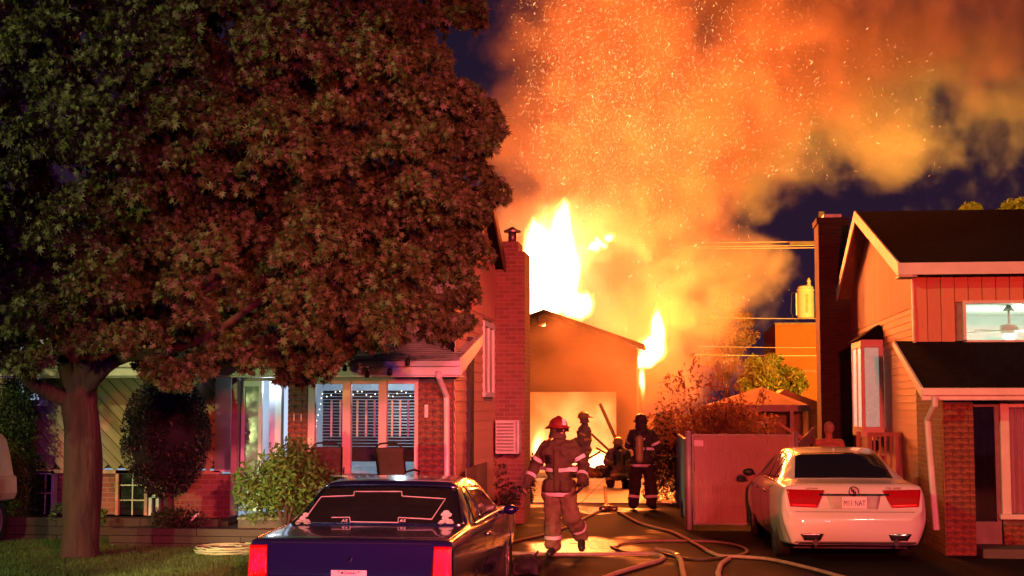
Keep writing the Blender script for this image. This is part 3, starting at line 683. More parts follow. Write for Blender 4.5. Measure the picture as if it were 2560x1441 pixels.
# burnt things inside the doorway
deb = empty('debris_pile', (0, 0, 0), 'heap of burning wreckage and leaning timbers inside the garage door', 'debris')
for (a, b, w) in (((1478, 1085), (1532, 1135), .05), ((1490, 1120), (1545, 1150), .05), ((1500, 1010), (1545, 1110), .07), ((1330, 1150), (1390, 1080), .06), ((1420, 1190), (1535, 1170), .08), ((1440, 1165), (1500, 1130), .05)):
    MB().bar(at(*a, 40.1 + random.random()), at(*b, 40.0 + random.random()), w, w).build('timber', ch_, deb)
for k in range(16):
    c = gd(random.uniform(1380, 1560), 1192, .0); s = random.uniform(.12, .32)
    MB().sphere((c.x, 40.2 + random.uniform(-.2, .9), s * .5), (s, s * .8, s * .7), 7, 5).build('lump', mat('ember_lump', (.30, .14, .08), .9, bump=.8), deb)
# flames and fire-lit smoke
RAMP = [(0, (.9, .10, .01)), (.35, (1, .25, .035)), (.7, (1, .52, .14)), (1, (1, .80, .42))]
flame_m = vmat('flame', (.9, .6, .3), .35, 0, ecol=(1, .5, .1), estr=11, ramp=RAMP)
FB = [bl(1378, 690, 92, 140, 43.6, .9), bl(1345, 640, 60, 90, 43.5, .7), bl(1405, 600, 34, 105, 43.6, .5), bl(1343, 590, 30, 62, 43.5, .4), bl(1440, 760, 60, 45, 43.4, .6),
      bl(1425, 670, 40, 60, 43.5, .5), bl(1478, 622, 26, 12, 43.8, .3, .9), bl(1500, 606, 22, 12, 43.8, .3, .9), bl(1524, 588, 20, 11, 43.8, .3, .8), bl(1412, 545, 12, 60, 43.6, .3, .9), bl(1360, 780, 80, 50, 43.3, .7)]
fv = vol_object('roof_flame', FB, (-6, 42.2, 4.0), (-1, 45, 8.8), .06, flame_m, nscale=1.9, namp=.60, warp=.34, k=2.6, stretch=(1.6, 1, .38), wscale=1.1, detail=4)
tag(fv, 'tall white hot flames standing on the garage roof beside the chimney', 'flames', kind='stuff')
FB2 = [bl(1628, 875, 44, 44, 42.6, .6), bl(1645, 825, 22, 66, 42.6, .4), bl(1605, 905, 44, 22, 42.4, .5), bl(1604, 960, 8, 45, 42, .3, .6)]
fv2 = vol_object('eave_flame', FB2, (-1.9, 41.6, 1.6), (.2, 43.6, 5.6), .05, flame_m, nscale=2.2, namp=.45, warp=.18, k=2.8, stretch=(1.5, 1, .4), wscale=1.4, detail=4, seed=4)
tag(fv2, 'pointed white flame licking from the right eave of the garage', 'flames', kind='stuff')
glowin = vmat('fire_haze', (.9, .42, .18), .30, 0, ecol=(1, .5, .1), estr=1.15, ramp=[(0, (1, .16, .02)), (.5, (1, .22, .05)), (1, (1, .36, .12))])
FB3 = [bl(1430, 1090, 210, 150, 43.6, 2.6, .8), bl(1490, 1150, 110, 60, 42, 1.2), bl(1512, 1035, 34, 60, 42, .8), bl(1350, 1120, 50, 110, 42, .9)]
fv3 = vol_object('interior_fire', FB3, (ox0 + .2, 40.6, .05), (ox1 + .1, 46.5, 3.3), .08, glowin, nscale=1.1, namp=.9, warp=.7, k=1.5, seed=9)
tag(fv3, 'orange fire and glowing smoke filling the inside of the open garage', 'flames', kind='stuff')
FB5 = [bl(1500, 1150, 34, 34, 42.6, .7), bl(1470, 1165, 60, 20, 42.6, .7), bl(1350, 1120, 22, 60, 43, .6), bl(1395, 1165, 40, 22, 42.8, .6)]
fv5 = vol_object('doorway_flame', FB5, (ox0 + .2, 41.4, .05), (ox1 + .2, 44.2, 2.3), .06, flame_m, nscale=2.2, namp=.6, warp=.2, k=1.6, stretch=(1.4, 1, .45), wscale=1.3, detail=4, seed=19)
tag(fv5, 'low bright flames on the floor inside the garage doorway', 'flames', kind='stuff')
front = vmat('drifting_smoke', (.85, .7, .55), .20, .2)
FB4 = [bl(1480, 940, 260, 150, 38, 1.8), bl(1400, 1120, 160, 90, 38.6, 1.4), bl(1640, 1080, 140, 120, 37.5, 1.6)]
fv4 = vol_object('drifting_smoke', FB4, (-5.5, 35.6, .1), (3.4, 42, 5.4), .12, front, nscale=.7, namp=.9, warp=.8, k=1.6, seed=12)
tag(fv4, 'thin lit smoke drifting in front of the burning garage', 'smoke', kind='stuff')
# embers
def embers(n, sd, nm, st):
    r = np.random.RandomState(sd); V = []; Fc = []
    for i in range(n):
        t = r.rand()
        if t < .72: px, py = r.normal(1520, 170), r.normal(240, 210)
        elif t < .9: px, py = r.uniform(1260, 2050), r.uniform(-40, 430)
        elif t < .96: px, py = r.uniform(1550, 2350), r.uniform(100, 450)
        else: px, py = r.normal(1720, 120), r.normal(720, 110)
        if (px < 1330 and r.rand() > ((px - 1235) / 95) ** 2) or px < 1240 or (px > 1880 and py > 440 and r.rand() < .8): continue
        c = at(px, py, r.uniform(42.5, 44.6)); L = min(.07, .008 + r.exponential(.016)); w = r.uniform(.003, .010)
        a = r.normal(1.3, .75); u = Vector((math.cos(a), r.normal(0, .3), math.sin(a))).normalized(); s_ = u.cross(Vector((0, 1, 0))).normalized()
        bend = s_ * L * r.normal(0, .28)
        k = len(V)
        for q, ww in ((-1, .25), (0, 1), (1, .3)):
            m = c + u * L * q + bend * (1 - q * q)
            V += [m + s_ * w * ww, m + Vector((0, -1, 0)) * w * ww, m - s_ * w * ww]
        for j in (0, 3):
            for q in range(3): Fc.append((k + j + q, k + j + (q + 1) % 3, k + j + 3 + (q + 1) % 3, k + j + 3 + q))
    me = bpy.data.meshes.new(nm); me.from_pydata(V, [], Fc); me.materials.append(glow(nm + '_glow', (1, .42, .14), st))
    o = bpy.data.objects.new(nm, me); col.objects.link(o); return o
tag(embers(8000, 11, 'embers', 1.3), 'thousands of dim orange embers whirling in the smoke', 'embers', kind='stuff')
tag(embers(1300, 12, 'bright_embers', 3.2), 'scattered brighter embers among the dim ones in the smoke', 'embers', kind='stuff')
# ------------------------------------------------------------------ plants
MAPLE = np.array([(0, -.12, 0), (.26, -.26, -.08), (.26, .0, .0), (.72, .28, -.22), (.24, .26, .02), (.44, .78, -.18), (.10, .50, .02), (0, 1.1, -.22),
                  (-.10, .50, .02), (-.44, .78, -.18), (-.24, .26, .02), (-.72, .28, -.22), (-.26, .0, .0), (-.26, -.26, -.08), (0, .15, .08)])
MAPLE_F = [(i, (i + 1) % 14, 14) for i in range(14)]
OVAL = np.array([(0, -.5, 0), (.22, -.1, .05), (.16, .3, .04), (0, .6, -.05), (-.16, .3, .04), (-.22, -.1, .05)])
OVAL_F = [(0, 1, 2, 3), (0, 3, 4, 5)]
SPRAY = np.array([(0, -.5, 0), (.20, .0, .04), (0, .6, 0), (-.20, .0, .04)]); SPRAY_F = [(0, 1, 2), (0, 2, 3)]
def leafmat(name, c, c2, trans=.35, scale=1.2, rough=.55):
    if name in MATS: return MATS[name]
    m = bpy.data.materials.new(name); m.use_nodes = True; nt = m.node_tree; b = nt.nodes['Principled BSDF']
    g = nt.nodes.new('ShaderNodeNewGeometry'); n = nt.nodes.new('ShaderNodeTexNoise'); n.inputs['Scale'].default_value = scale; n.inputs['Detail'].default_value = 6
    nt.links.new(g.outputs['Position'], n.inputs[0])
    f = nmath(nt, 'ADD', nmath(nt, 'MULTIPLY', n.outputs[0], .9), nmath(nt, 'MULTIPLY_ADD', g.outputs['Random Per Island'], .7, -.3), clamp=True)
    mx = nt.nodes.new('ShaderNodeMix'); mx.data_type = 'RGBA'; mx.inputs[6].default_value = (*c, 1); mx.inputs[7].default_value = (*c2, 1)
    nt.links.new(f, mx.inputs[0]); nt.links.new(mx.outputs[2], b.inputs['Base Color']); b.inputs['Roughness'].default_value = rough
    tr = nt.nodes.new('ShaderNodeBsdfTranslucent'); nt.links.new(mx.outputs[2], tr.inputs[0])
    ms = nt.nodes.new('ShaderNodeMixShader'); ms.inputs[0].default_value = trans
    nt.links.new(b.outputs[0], ms.inputs[1]); nt.links.new(tr.outputs[0], ms.inputs[2]); nt.links.new(ms.outputs[0], nt.nodes['Material Output'].inputs[0])
    MATS[name] = m; return m
def leafmesh(name, P, size, m, T, Fc, up=-1.0, spread=.7, rs=None, face=None):
    """P (n,3) leaf positions; up: -1 tips hang, +1 tips rise"""
    rs = rs or np.random.RandomState(5); n = len(P)
    tip = rs.normal(0, spread, (n, 3)); tip[:, 2] += up; tip /= np.linalg.norm(tip, axis=1)[:, None]
    nr = rs.normal(0, .8, (n, 3))
    if face is not None: nr += np.array(face)
    nr -= tip * (nr * tip).sum(1)[:, None]; nr /= np.linalg.norm(nr, axis=1)[:, None] + 1e-6
    sd = np.cross(tip, nr); sz = size * rs.uniform(.45, 1.3, n)
    V = (T[None, :, 0, None] * sd[:, None] + T[None, :, 1, None] * tip[:, None] + T[None, :, 2, None] * nr[:, None]) * sz[:, None, None] + P[:, None]
    k = len(T); fl = [len(f) for f in Fc]; base = np.concatenate([np.array(f) for f in Fc])
    idx = (base[None] + (np.arange(n) * k)[:, None]).ravel()
    me = bpy.data.meshes.new(name); me.vertices.add(n * k); me.vertices.foreach_set('co', V.ravel())
    me.loops.add(len(idx)); me.loops.foreach_set('vertex_index', idx)
    tot = np.tile(fl, n); st = np.concatenate([[0], np.cumsum(tot)[:-1]])
    me.polygons.add(len(tot)); me.polygons.foreach_set('loop_start', st); me.polygons.foreach_set('loop_total', tot)
    me.update(); me.validate(); me.materials.append(m)
    return me
def foliage(name, P, size, m, parent, T=OVAL, Fc=OVAL_F, up=-.4, spread=.8, seed=5, face=None, kind='stuff'):
    me = leafmesh(name, P, size, m, T, Fc, up, spread, np.random.RandomState(seed), face)
    o = bpy.data.objects.new(name, me); col.objects.link(o); o.parent = parent
    if kind: o['kind'] = kind
    return o
def shell(c, r, n, rs, inner=.55, zmin=None):
    u = rs.normal(0, 1, (n, 3)); u /= np.linalg.norm(u, axis=1)[:, None]; q = rs.uniform(inner, 1, n) ** .6
    return np.array(c) + u * np.array(r) * q[:, None]
def inpoly(x, y, P):
    r = False; j = len(P) - 1
    for i in range(len(P)):
        if (P[i][1] > y) != (P[j][1] > y) and x < (P[j][0] - P[i][0]) * (y - P[i][1]) / (P[j][1] - P[i][1]) + P[i][0]: r = not r
        j = i
    return r
# ---- the maple
bark = mat('maple_bark', (.075, .032, .028), .9, var=.55, scale=5, bump=1.0, bscale=22, stretch=(1, 1, .22))
MT = empty('maple_tree', (0, 0, 0), 'large maple with drooping leafy crown and stout trunk on the left lawn', 'tree')
t0 = at(197, 1432, 17.2)
def noisy_tube(pts, rad, name, n=14, amp=.10, sub=6):
    pts = [Vector(p) for p in pts]; P = []; Rr = []
    for i in range(len(pts) - 1):
        a = pts[max(i - 1, 0)]; b = pts[i]; c = pts[i + 1]; d = pts[min(i + 2, len(pts) - 1)]
        for k in range(sub):
            t = k / sub
            P.append(.5 * ((2 * b) + (c - a) * t + (2 * a - 5 * b + 4 * c - d) * t * t + (3 * b - a - 3 * c + d) * t ** 3)); Rr.append(rad[i] * (1 - t) + rad[i + 1] * t)
    P.append(pts[-1]); Rr.append(rad[-1])
    mb = MB().tube(P, Rr, n)
    for v in mb.bm.verts:
        c = min(P, key=lambda q: (q - v.co).length); d = v.co - c
        v.co = c + d * (1 + amp * 2 * mnoise.noise(Vector((v.co.x * 5, v.co.y * 5, v.co.z * 1.6))))
    return mb.build(name, bark, MT, smooth=True)
g0 = t0.copy(); g0.z = .02
noisy_tube([g0, g0 + Vector((0, 0, .25)), at(203, 1250, 17.2), at(205, 1080, 17.2), at(200, 1000, 17.2), at(208, 930, 17.2)], [.27, .238, .225, .215, .225, .13], 'trunk', 22, .10)
TR = at(200, 990, 17.2)
limbs = [([(198, 1000), (150, 860), (140, 760), (100, 660), (60, 520)], [.15, .10, .075, .05, .03], 17, -.4),
         ([(190, 1005), (110, 975), (60, 940), (0, 860), (-60, 700)], [.12, .09, .08, .06, .03], 17, -.8),
         ([(205, 980), (290, 900), (400, 880), (520, 840), (640, 760), (760, 690)], [.11, .085, .065, .05, .035, .02], 17, -1.2),
         ([(205, 975), (230, 860), (300, 780), (420, 775), (500, 720), (640, 580), (740, 470)], [.12, .09, .075, .06, .05, .035, .02], 17, -.6),
         ([(200, 970), (205, 800), (260, 620), (330, 400), (360, 150), (400, -100)], [.20, .16, .13, .11, .08, .04], 17, .4),
         ([(205, 960), (280, 740), (420, 520), (600, 330), (800, 180), (980, 60)], [.17, .13, .11, .09, .06, .03], 17, .9),
         ([(210, 970), (320, 820), (560, 700), (820, 640), (1000, 600), (1120, 560)], [.15, .12, .09, .07, .05, .02], 17, .5),
         ([(195, 960), (150, 760), (90, 500), (40, 300), (0, 100)], [.16, .12, .09, .07, .03], 17, .8)]
for pts, rad, Y, dy in limbs:
    n = len(pts); noisy_tube([at(p[0], p[1], Y + .2 + dy * i / (n - 1) * 1.6) for i, p in enumerate(pts)], rad, 'branch', 9, .06, 4)
POLY = [(-300, -300), (1215, -300), (1222, 60), (1185, 85), (1135, 60), (1128, 190), (1190, 205), (1235, 235), (1270, 320), (1245, 370), (1205, 400), (1245, 440), (1298, 482),
        (1290, 500), (1245, 512), (1225, 560), (1245, 640), (1200, 720), (1205, 760), (1185, 820), (1150, 835), (1110, 865), (1030, 845), (960, 885), (880, 885), (840, 925), (815, 960), (740, 970),
        (630, 945), (560, 900), (520, 960), (430, 985), (360, 945), (290, 890), (250, 900), (170, 880), (110, 930), (60, 955), (0, 930), (-300, 900)]
rs = np.random.RandomState(21); random.seed(21)
CL = []; PX = []
tries = 0
LIMBP = [(a, b) for L_ in (limbs[0], limbs[2], limbs[3], limbs[5]) for a, b in zip(L_[0][:-1], L_[0][1:])]
def nearlimb(x, y, r):
    for a, b in LIMBP:
        dx, dy = b[0] - a[0], b[1] - a[1]; t = max(0, min(1, ((x - a[0]) * dx + (y - a[1]) * dy) / (dx * dx + dy * dy)))
        if math.hypot(x - a[0] - t * dx, y - a[1] - t * dy) < r: return True
    return False
NF = 300
while len(CL) < NF + 170 and tries < 90000:
    tries += 1
    px = random.uniform(-230, 1290); py = random.uniform(-230, 985); front = len(CL) < NF
    r = random.uniform(.24, .46)
    if py > 780 or px > 1080: r *= .72
    if not inpoly(px, py, POLY) or not inpoly(px + r * 120, py, POLY) or not inpoly(px, py + r * 120, POLY): continue
    ex = min(1, (1290 - px) / 700); ez = min(1, (1000 - py) / 500 + .25); dep = 2.6 * math.sqrt(max(.06, min(ex, ez)))
    if front:
        if tries < 60000 and any(((px - q[0]) / (q[2] * 232)) ** 2 + ((py - q[1]) / (q[2] * 190)) ** 2 < 1 for q in PX): continue
        if py > 420 and px < 900 and nearlimb(px, py, 34): continue
        Y = 17.1 - dep * random.uniform(.35, 1); PX.append((px, py, r))
    else: Y = 17.4 + dep * random.uniform(-.2, 1); r *= 1.25
    CL.append((at(px, py, Y), r, front))
P = []
for c, r, front in CL:
    k = int((1300 if front else 560) * r * (1 if front else .8))
    u = rs.normal(0, 1, (k, 3)); u[:, 2] = np.abs(u[:, 2]) * .9 - .12; u[:, 1] *= .9; u /= np.linalg.norm(u, axis=1)[:, None]
    q = u * (r * rs.uniform(.55, 1.08, (k, 1))) * np.array((1, .9, .75)); q[:, 2] -= .55 * (q[:, 0] ** 2 + q[:, 1] ** 2) / r
    q[:, 0] *= 1 + .25 * np.sin(u[:, 0] * 7 + r * 40)
    P.append(q + np.array(c))
fill = []
while len(fill) < 900:
    px = random.uniform(-230, 1290); py = random.uniform(-230, 985)
    if inpoly(px, py, POLY) and inpoly(px, py + 20, POLY): fill.append(at(px, py, 17.5 + random.uniform(-.3, 1.6) * min(1, (1300 - px) / 500)))
P.append(np.array(fill))
P = np.concatenate(P)
# twigs with leaves that stick out past the outline
ok = []
CRi = CR.transposed()
for p in P:
    d = CRi @ (Vector(p) - Vector((0, 0, EYE))); x = 1280 + F * d.x / -d.z; y = 720.5 - F * d.y / -d.z
    ok.append(inpoly(x, y, POLY) and (x < 1240 or random.random() < .8))
P = P[np.array(ok)]
maple_m = leafmat('maple_leaf', (.056, .090, .018), (.095, .098, .030), .20, 1.5)
depth = P[:, 1]; order = np.argsort(depth)
near = []; 
for i in order:
    if len(near) >= 260: break
    d = CRi @ (Vector(P[i]) - Vector((0, 0, EYE))); x = 1280 + F * d.x / -d.z; y = 720.5 - F * d.y / -d.z
    if 0 < x < 2560 and 0 < y < 1441 and random.random() < .5: near.append(i)
mask = np.ones(len(P), bool); mask[near] = False
foliage('foliage', P[mask], .076, maple_m, MT, MAPLE, MAPLE_F, up=-.9, spread=.85, seed=8)
single = leafmesh('leaf', np.zeros((1, 3)), .080, maple_m, MAPLE, MAPLE_F, -1, .01, np.random.RandomState(2), (0, -1.5, 0))
for i in near:
    inst('leaf', single, MT, Matrix.Translation(Vector(P[i])) @ Matrix.Rotation(random.uniform(-.9, .9), 4, 'Y') @ Matrix.Rotation(random.uniform(-.7, .7), 4, 'X') @ Matrix.Rotation(random.uniform(-.9, .9), 4, 'Z'))
# ---- other plants
def stem(parent, a, b, r, m=None):
    MB().tube([a, (Vector(a) + Vector(b)) / 2 + Vector((.02, .02, 0)), b], [r, r * .85, r * .6], 8).build('trunk', m or bark, parent, smooth=True)
rs = np.random.RandomState(31)
c = at(415, 1090, 19.2)
tp = empty('topiary_shrub', (c.x, c.y, 0), 'dark clipped egg-shaped evergreen on a bare trunk beside the maple', 'shrub')
Pq = shell((0, 0, c.z), (.62, .58, .86), 16000, rs, .6); v = np.array([mnoise.noise(Vector(p) * 3.5) for p in Pq]); Pq = Pq[v > -.28]
foliage('foliage', Pq, .055, leafmat('dark_evergreen', (.010, .014, .008), (.024, .016, .012), .1, 4), tp, SPRAY, SPRAY_F, up=.6, spread=.7)
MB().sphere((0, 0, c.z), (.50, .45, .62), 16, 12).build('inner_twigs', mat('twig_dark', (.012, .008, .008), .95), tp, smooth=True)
stem(tp, (.06, 0, .3), (.02, 0, c.z - .5), .075)
c = at(34, 1180, 20.0)
cd = empty('cedar', (c.x, c.y, 0), 'green cedar with feathery foliage at the left edge', 'shrub')
Pq = []
for k in range(30):
    z = .2 + 2.2 * k / 30; r = .42 * (1 - .45 * k / 30) * random.uniform(.85, 1.15); Pq.append(shell((random.uniform(-.12, .12), random.uniform(-.1, .1), z), (r, r, .22), 420, rs, .5))
foliage('foliage', np.concatenate(Pq), .06, leafmat('cedar_green', (.07, .13, .025), (.03, .06, .015), .25, 5), cd, SPRAY, SPRAY_F, up=.5, spread=.7)
stem(cd, (0, 0, 0), (0, 0, 1.6), .06)
def dome(name, label, px, py0, py1, pxw, Y, n, size, m, group=None, cat='shrub', up=.2, lumps=16, zb=None, T=OVAL, Fc=OVAL_F, tr=True, seed=1, ry=.7):
    a = at(px, py1, Y); b = at(px, py0, Y); s = F / Y; w = pxw / 2 / s; h = b.z - (zb if zb is not None else a.z); z0 = zb if zb is not None else a.z
    o = empty(name, (a.x, Y, z0), label, cat, group); r = np.random.RandomState(seed); Q = []
    for k in range(lumps):
        th = r.uniform(0, 6.28); q = r.uniform(.1, .72); zz = h * (.25 + .60 * r.uniform(0, 1) * (1 - .5 * q)); rr = w * r.uniform(.28, .46)
        Q.append(shell((w * q * math.cos(th), w * ry * q * math.sin(th), zz), (rr, rr, rr * .9), n // lumps, r, .3))
    foliage('foliage', np.concatenate(Q), size, m, o, T, Fc, up=up, spread=.9, seed=seed)
    if tr:
        for k in range(4): MB().tube([(0, 0, -.05), (w * .15 * math.cos(k * 1.7), w * .15 * math.sin(k * 1.7), h * .3), (w * .4 * math.cos(k * 1.7), w * .4 * math.sin(k * 1.7), h * .7)], [.03, .02, .01], 6).build('stem', bark, o)
    return o
lush = leafmat('lush_leaf', (.16, .24, .05), (.09, .14, .03), .4, 3)
sh = dome('leafy_shrub', 'bright green leafy shrub in the garden bed before the lit entry', 712, 1088, 1310, 290, 18.8, 5200, .08, lush, zb=.36, lumps=24, seed=3, up=.3)
dome('small_plant', 'small bright green plant by the basement window', 250, 1262, 1302, 46, 19.0, 260, .055, lush, zb=.3, cat='plant', tr=False, seed=4, lumps=6)
dome('ground_cover', 'low dark plants under the clipped evergreen', 440, 1275, 1320, 170, 19.0, 1500, .05, leafmat('dark_plant', (.03, .045, .015), (.06, .05, .03)), zb=.36, cat='plants', tr=False, seed=5, lumps=16, ry=.25)
dome('small_plant', 'pale leafy plant beside the maple trunk in front of the white basement window', 150, 1240, 1300, 60, 19.0, 260, .06, leafmat('pale_plant', (.14, .15, .08), (.08, .09, .05)), zb=.3, cat='plant', tr=False, seed=6, lumps=7)
pur = leafmat('bronze_leaf', (.46, .19, .13), (.20, .12, .05), .45, 3)
lb = dome('flowering_bush', 'bronze leaved bush with upright shoots behind the slatted gate', 1790, 915, 1110, 330, 29.5, 7000, .095, pur, zb=0, lumps=34, seed=7, up=.4, ry=.5)
r = np.random.RandomState(9); Q = []
for px, top, base in ((1735, 885, 960), (1788, 915, 985), (1845, 958, 1020), (1670, 935, 985), (1700, 930, 990), (1905, 975, 1010)):
    for k in range(46):
        t = k / 46; q = at(px + r.normal(0, 5 + 12 * t), top + (base - top) * t, 29.5); Q.append((q.x - lb.location.x, r.normal(0, .08), q.z))
foliage('shoots', np.array(Q), .09, pur, lb, up=1.0, spread=.6, seed=10)
r = np.random.RandomState(12)
dc = at(1662, 1140, 30.5); co = empty('conical_evergreen', (dc.x, 30.5, 0), 'dark rounded evergreen behind the firefighter in black', 'shrub')
Pq = np.concatenate([shell((0, 0, .15 + 1.62 * k / 14), (.52 * (1 - .045 * k), .45, .22), 700, r, .6) for k in range(14)])
foliage('foliage', Pq, .06, leafmat('mid_evergreen', (.035, .05, .018), (.06, .05, .02), .15, 4), co, SPRAY, SPRAY_F, up=.6, spread=.7)
def far_tree(label, px, py, rx, ry, Y, n, size, m, seed, group=None, trunk=True, lumps=18):
    s = F / Y; c = at(px, py, Y); o = empty('tree', (c.x, Y, 0), label, 'tree', group); r = np.random.RandomState(seed); Q = []
    for k in range(lumps):
        u = r.normal(0, 1, 3); u /= np.linalg.norm(u); q = r.uniform(.35, .8); rr = min(rx, ry) / s * r.uniform(.25, .42)
        Q.append(shell((u[0] * rx / s * q, u[1] * rx / s * q, c.z + u[2] * ry / s * q), (rr, rr, rr * .8), n // lumps, r, .3))
    foliage('crown', np.concatenate(Q), size, m, o, up=-.2, spread=1, seed=seed)
    if trunk: stem(o, (0, 0, 0), (0, 0, c.z), .12)
    return o
yl = leafmat('yellow_green_leaf', (.27, .21, .03), (.15, .14, .02), .4, 1)
gy = 'trees beyond the back yards'
far_tree('yellow green rounded tree beside the orange lit building', 1932, 955, 112, 72, 50, 16000, .13, yl, 2, gy, lumps=46)
far_tree('dark leaved tree at the right edge of the smoke', 1815, 850, 75, 150, 54, 2600, .20, pur, 3, gy)
far_tree('tree whose yellow lit top shows above the right end of the roof', 2560, 550, 110, 78, 54, 9000, .14, yl, 4, gy, lumps=40)
far_tree('tree with two small lit tops above the middle of the roof', 2420, 572, 75, 68, 54, 5000, .15, yl, 5, gy, lumps=12)
hd = leafmat('hedge_leaf', (.03, .03, .012), (.05, .03, .018), .15, 3)
o = empty('hedge', (-2.95, 25.5, 0), 'dark untrimmed hedge along the foot of the left chimney', 'hedge')
r = np.random.RandomState(14); Q = np.concatenate([shell((r.uniform(-.15, .10), r.uniform(-1.7, 2.2), r.uniform(.2, .85)), (.22, .35, .26), 150, r, .4) for k in range(46)])
foliage('foliage', Q, .07, hd, o, up=.3, spread=1)
# ------------------------------------------------------------------ cars
from mathutils.bvhtree import BVHTree
def pchip(xs, ys, q):
    xs = np.array(xs, float); ys = np.array(ys, float); h = np.diff(xs); d = np.diff(ys) / h; m = np.zeros(len(xs))
    for i in range(1, len(xs) - 1):
        if d[i - 1] * d[i] > 0:
            w1 = 2 * h[i] + h[i - 1]; w2 = h[i] + 2 * h[i - 1]; m[i] = (w1 + w2) / (w1 / d[i - 1] + w2 / d[i])
    m[0] = d[0]; m[-1] = d[-1]
    k = np.clip(np.searchsorted(xs, q, side='right') - 1, 0, len(h) - 1); t = (q - xs[k]) / h[k]
    return ((2 * t**3 - 3 * t**2 + 1) * ys[k] + (t**3 - 2 * t**2 + t) * h[k] * m[k] + (-2 * t**3 + 3 * t**2) * ys[k + 1] + (t**3 - t**2) * h[k] * m[k + 1])
def section(zb, zbt, zr, wb, wm, wbt, wr, crisp):
    zm = zb + (zbt - zb) * .52
    return [(0, zb), (wb * .9, zb), (wb, zb + (zbt - zb) * .12), (wm, zm), (wm * (.998 if crisp else .985), zbt - (.05 if crisp else .12) * min(1, (zbt - zb) / .5)), (wbt, zbt),
            (wbt + (wr - wbt) * .48, zbt + (zr - zbt) * .52), (wr, zr - (.035 if zr - zbt > .1 else .004)), (wr * .86, zr - (.010 if zr - zbt > .1 else 0)), (wr * .45, zr), (0, zr + .003)]
def loft(st, crisp, dy=.035, nv=5):
    ys = [s[0] for s in st]; q = np.unique(np.concatenate([np.arange(ys[0], ys[-1], dy), ys])); S = np.array([section(*s[1:], crisp) for s in st])
    A = np.stack([[pchip(ys, S[:, j, c], q) for c in (0, 1)] for j in range(S.shape[1])], 0)     # j, c, q
    A = A.transpose(2, 0, 1); G = []
    for i, y in enumerate(q):
        row = []; C = A[i]
        for j in range(len(C) - 1):
            p0, p1, p2, p3 = C[max(j - 1, 0)], C[j], C[j + 1], C[min(j + 2, len(C) - 1)]
            for k in range(nv):
                t = k / nv; te = .30
                row.append(((2*t**3-3*t**2+1)*p1 + (t**3-2*t**2+t)*te*(p2-p0) + (-2*t**3+3*t**2)*p2 + (t**3-t**2)*te*(p3-p1)))
        row.append(C[-1]); G.append([(x, y, z) for x, z in row])
    return G
def car_body(name, st, m, root, wheels, wr, crisp=False):
    G = loft(st, crisp); mb = MB(); bm = mb.bm; V = []
    for row in G:
        r = [bm.verts.new(p) for p in row]; l = [r[0]] + [bm.verts.new((-p[0], p[1], p[2])) for p in row[1:-1]] + [r[-1]]
        V.append((r, l))
    for (r0, l0), (r1, l1) in zip(V, V[1:]):
        for k in range(len(r0) - 1):
            bm.faces.new((r0[k], r0[k + 1], r1[k + 1], r1[k])); bm.faces.new((l0[k], l1[k], l1[k + 1], l0[k + 1]))
    for r, l in (V[0], V[-1]): bm.faces.new(r + l[-2:0:-1])
    o = mb.build(name, m, root, smooth=True)
    cut = MB()
    for (x, y) in wheels: cut.cyl((x - .16, y, wr + .005), (x + .16, y, wr + .005), wr + .055, 36)
    c = cut.build('cutter', m); md = o.modifiers.new('cut', 'BOOLEAN'); md.object = c; md.operation = 'DIFFERENCE'; md.solver = 'EXACT'
    bpy.context.view_layer.update(); me = bpy.data.meshes.new_from_object(o.evaluated_get(bpy.context.evaluated_depsgraph_get()))
    o.modifiers.clear(); o.data = me; bpy.data.objects.remove(c)
    me.polygons.foreach_set('use_smooth', [True] * len(me.polygons))
    try: me.set_sharp_from_angle(angle=R(38))
    except Exception: pass
    return o
def bvh(o):
    b = bmesh.new(); b.from_mesh(o.data); t = BVHTree.FromBMesh(b); b.free(); return t
def drape(t, quad, d, origin, n=(14, 10), off=.004, name='panel', m=None, parent=None, curve=None):
    """quad: 4 points; rays leave them in direction d and stop on the body; the sheet lies off above it"""
    d = Vector(d).normalized(); A, B, C, D = [Vector(q) for q in quad]; G = []; G2 = []
    for j in range(n[1] + 1):
        v = j / n[1]; row = []; r2 = []
        for i in range(n[0] + 1):
            u = i / n[0]; p = A * (1 - u) * (1 - v) + B * u * (1 - v) + C * u * v + D * (1 - u) * v
            h = t.ray_cast(p, d)
            if h[0] is None: q = p + d * origin; nn = -d
            else: q, nn = h[0], h[1]
            if nn.dot(d) > 0: nn = -nn
            row.append(q + nn * off); r2.append(q - nn * .004)
        G.append(row); G2.append(r2)
    mb = MB(); mb.grid(G)
    if name:
        E = [G[0], [r[-1] for r in G], G[-1][::-1], [r[0] for r in G][::-1]]; E2 = [G2[0], [r[-1] for r in G2], G2[-1][::-1], [r[0] for r in G2][::-1]]
        for a, b in zip(E, E2): mb.grid([a, b])
        bmesh.ops.remove_doubles(mb.bm, verts=mb.bm.verts, dist=.0004)
    return mb.build(name, m, parent, smooth=True)
tyre_m = mat('tyre_rubber', (.018, .017, .017), .8, bump=.3, bscale=60)
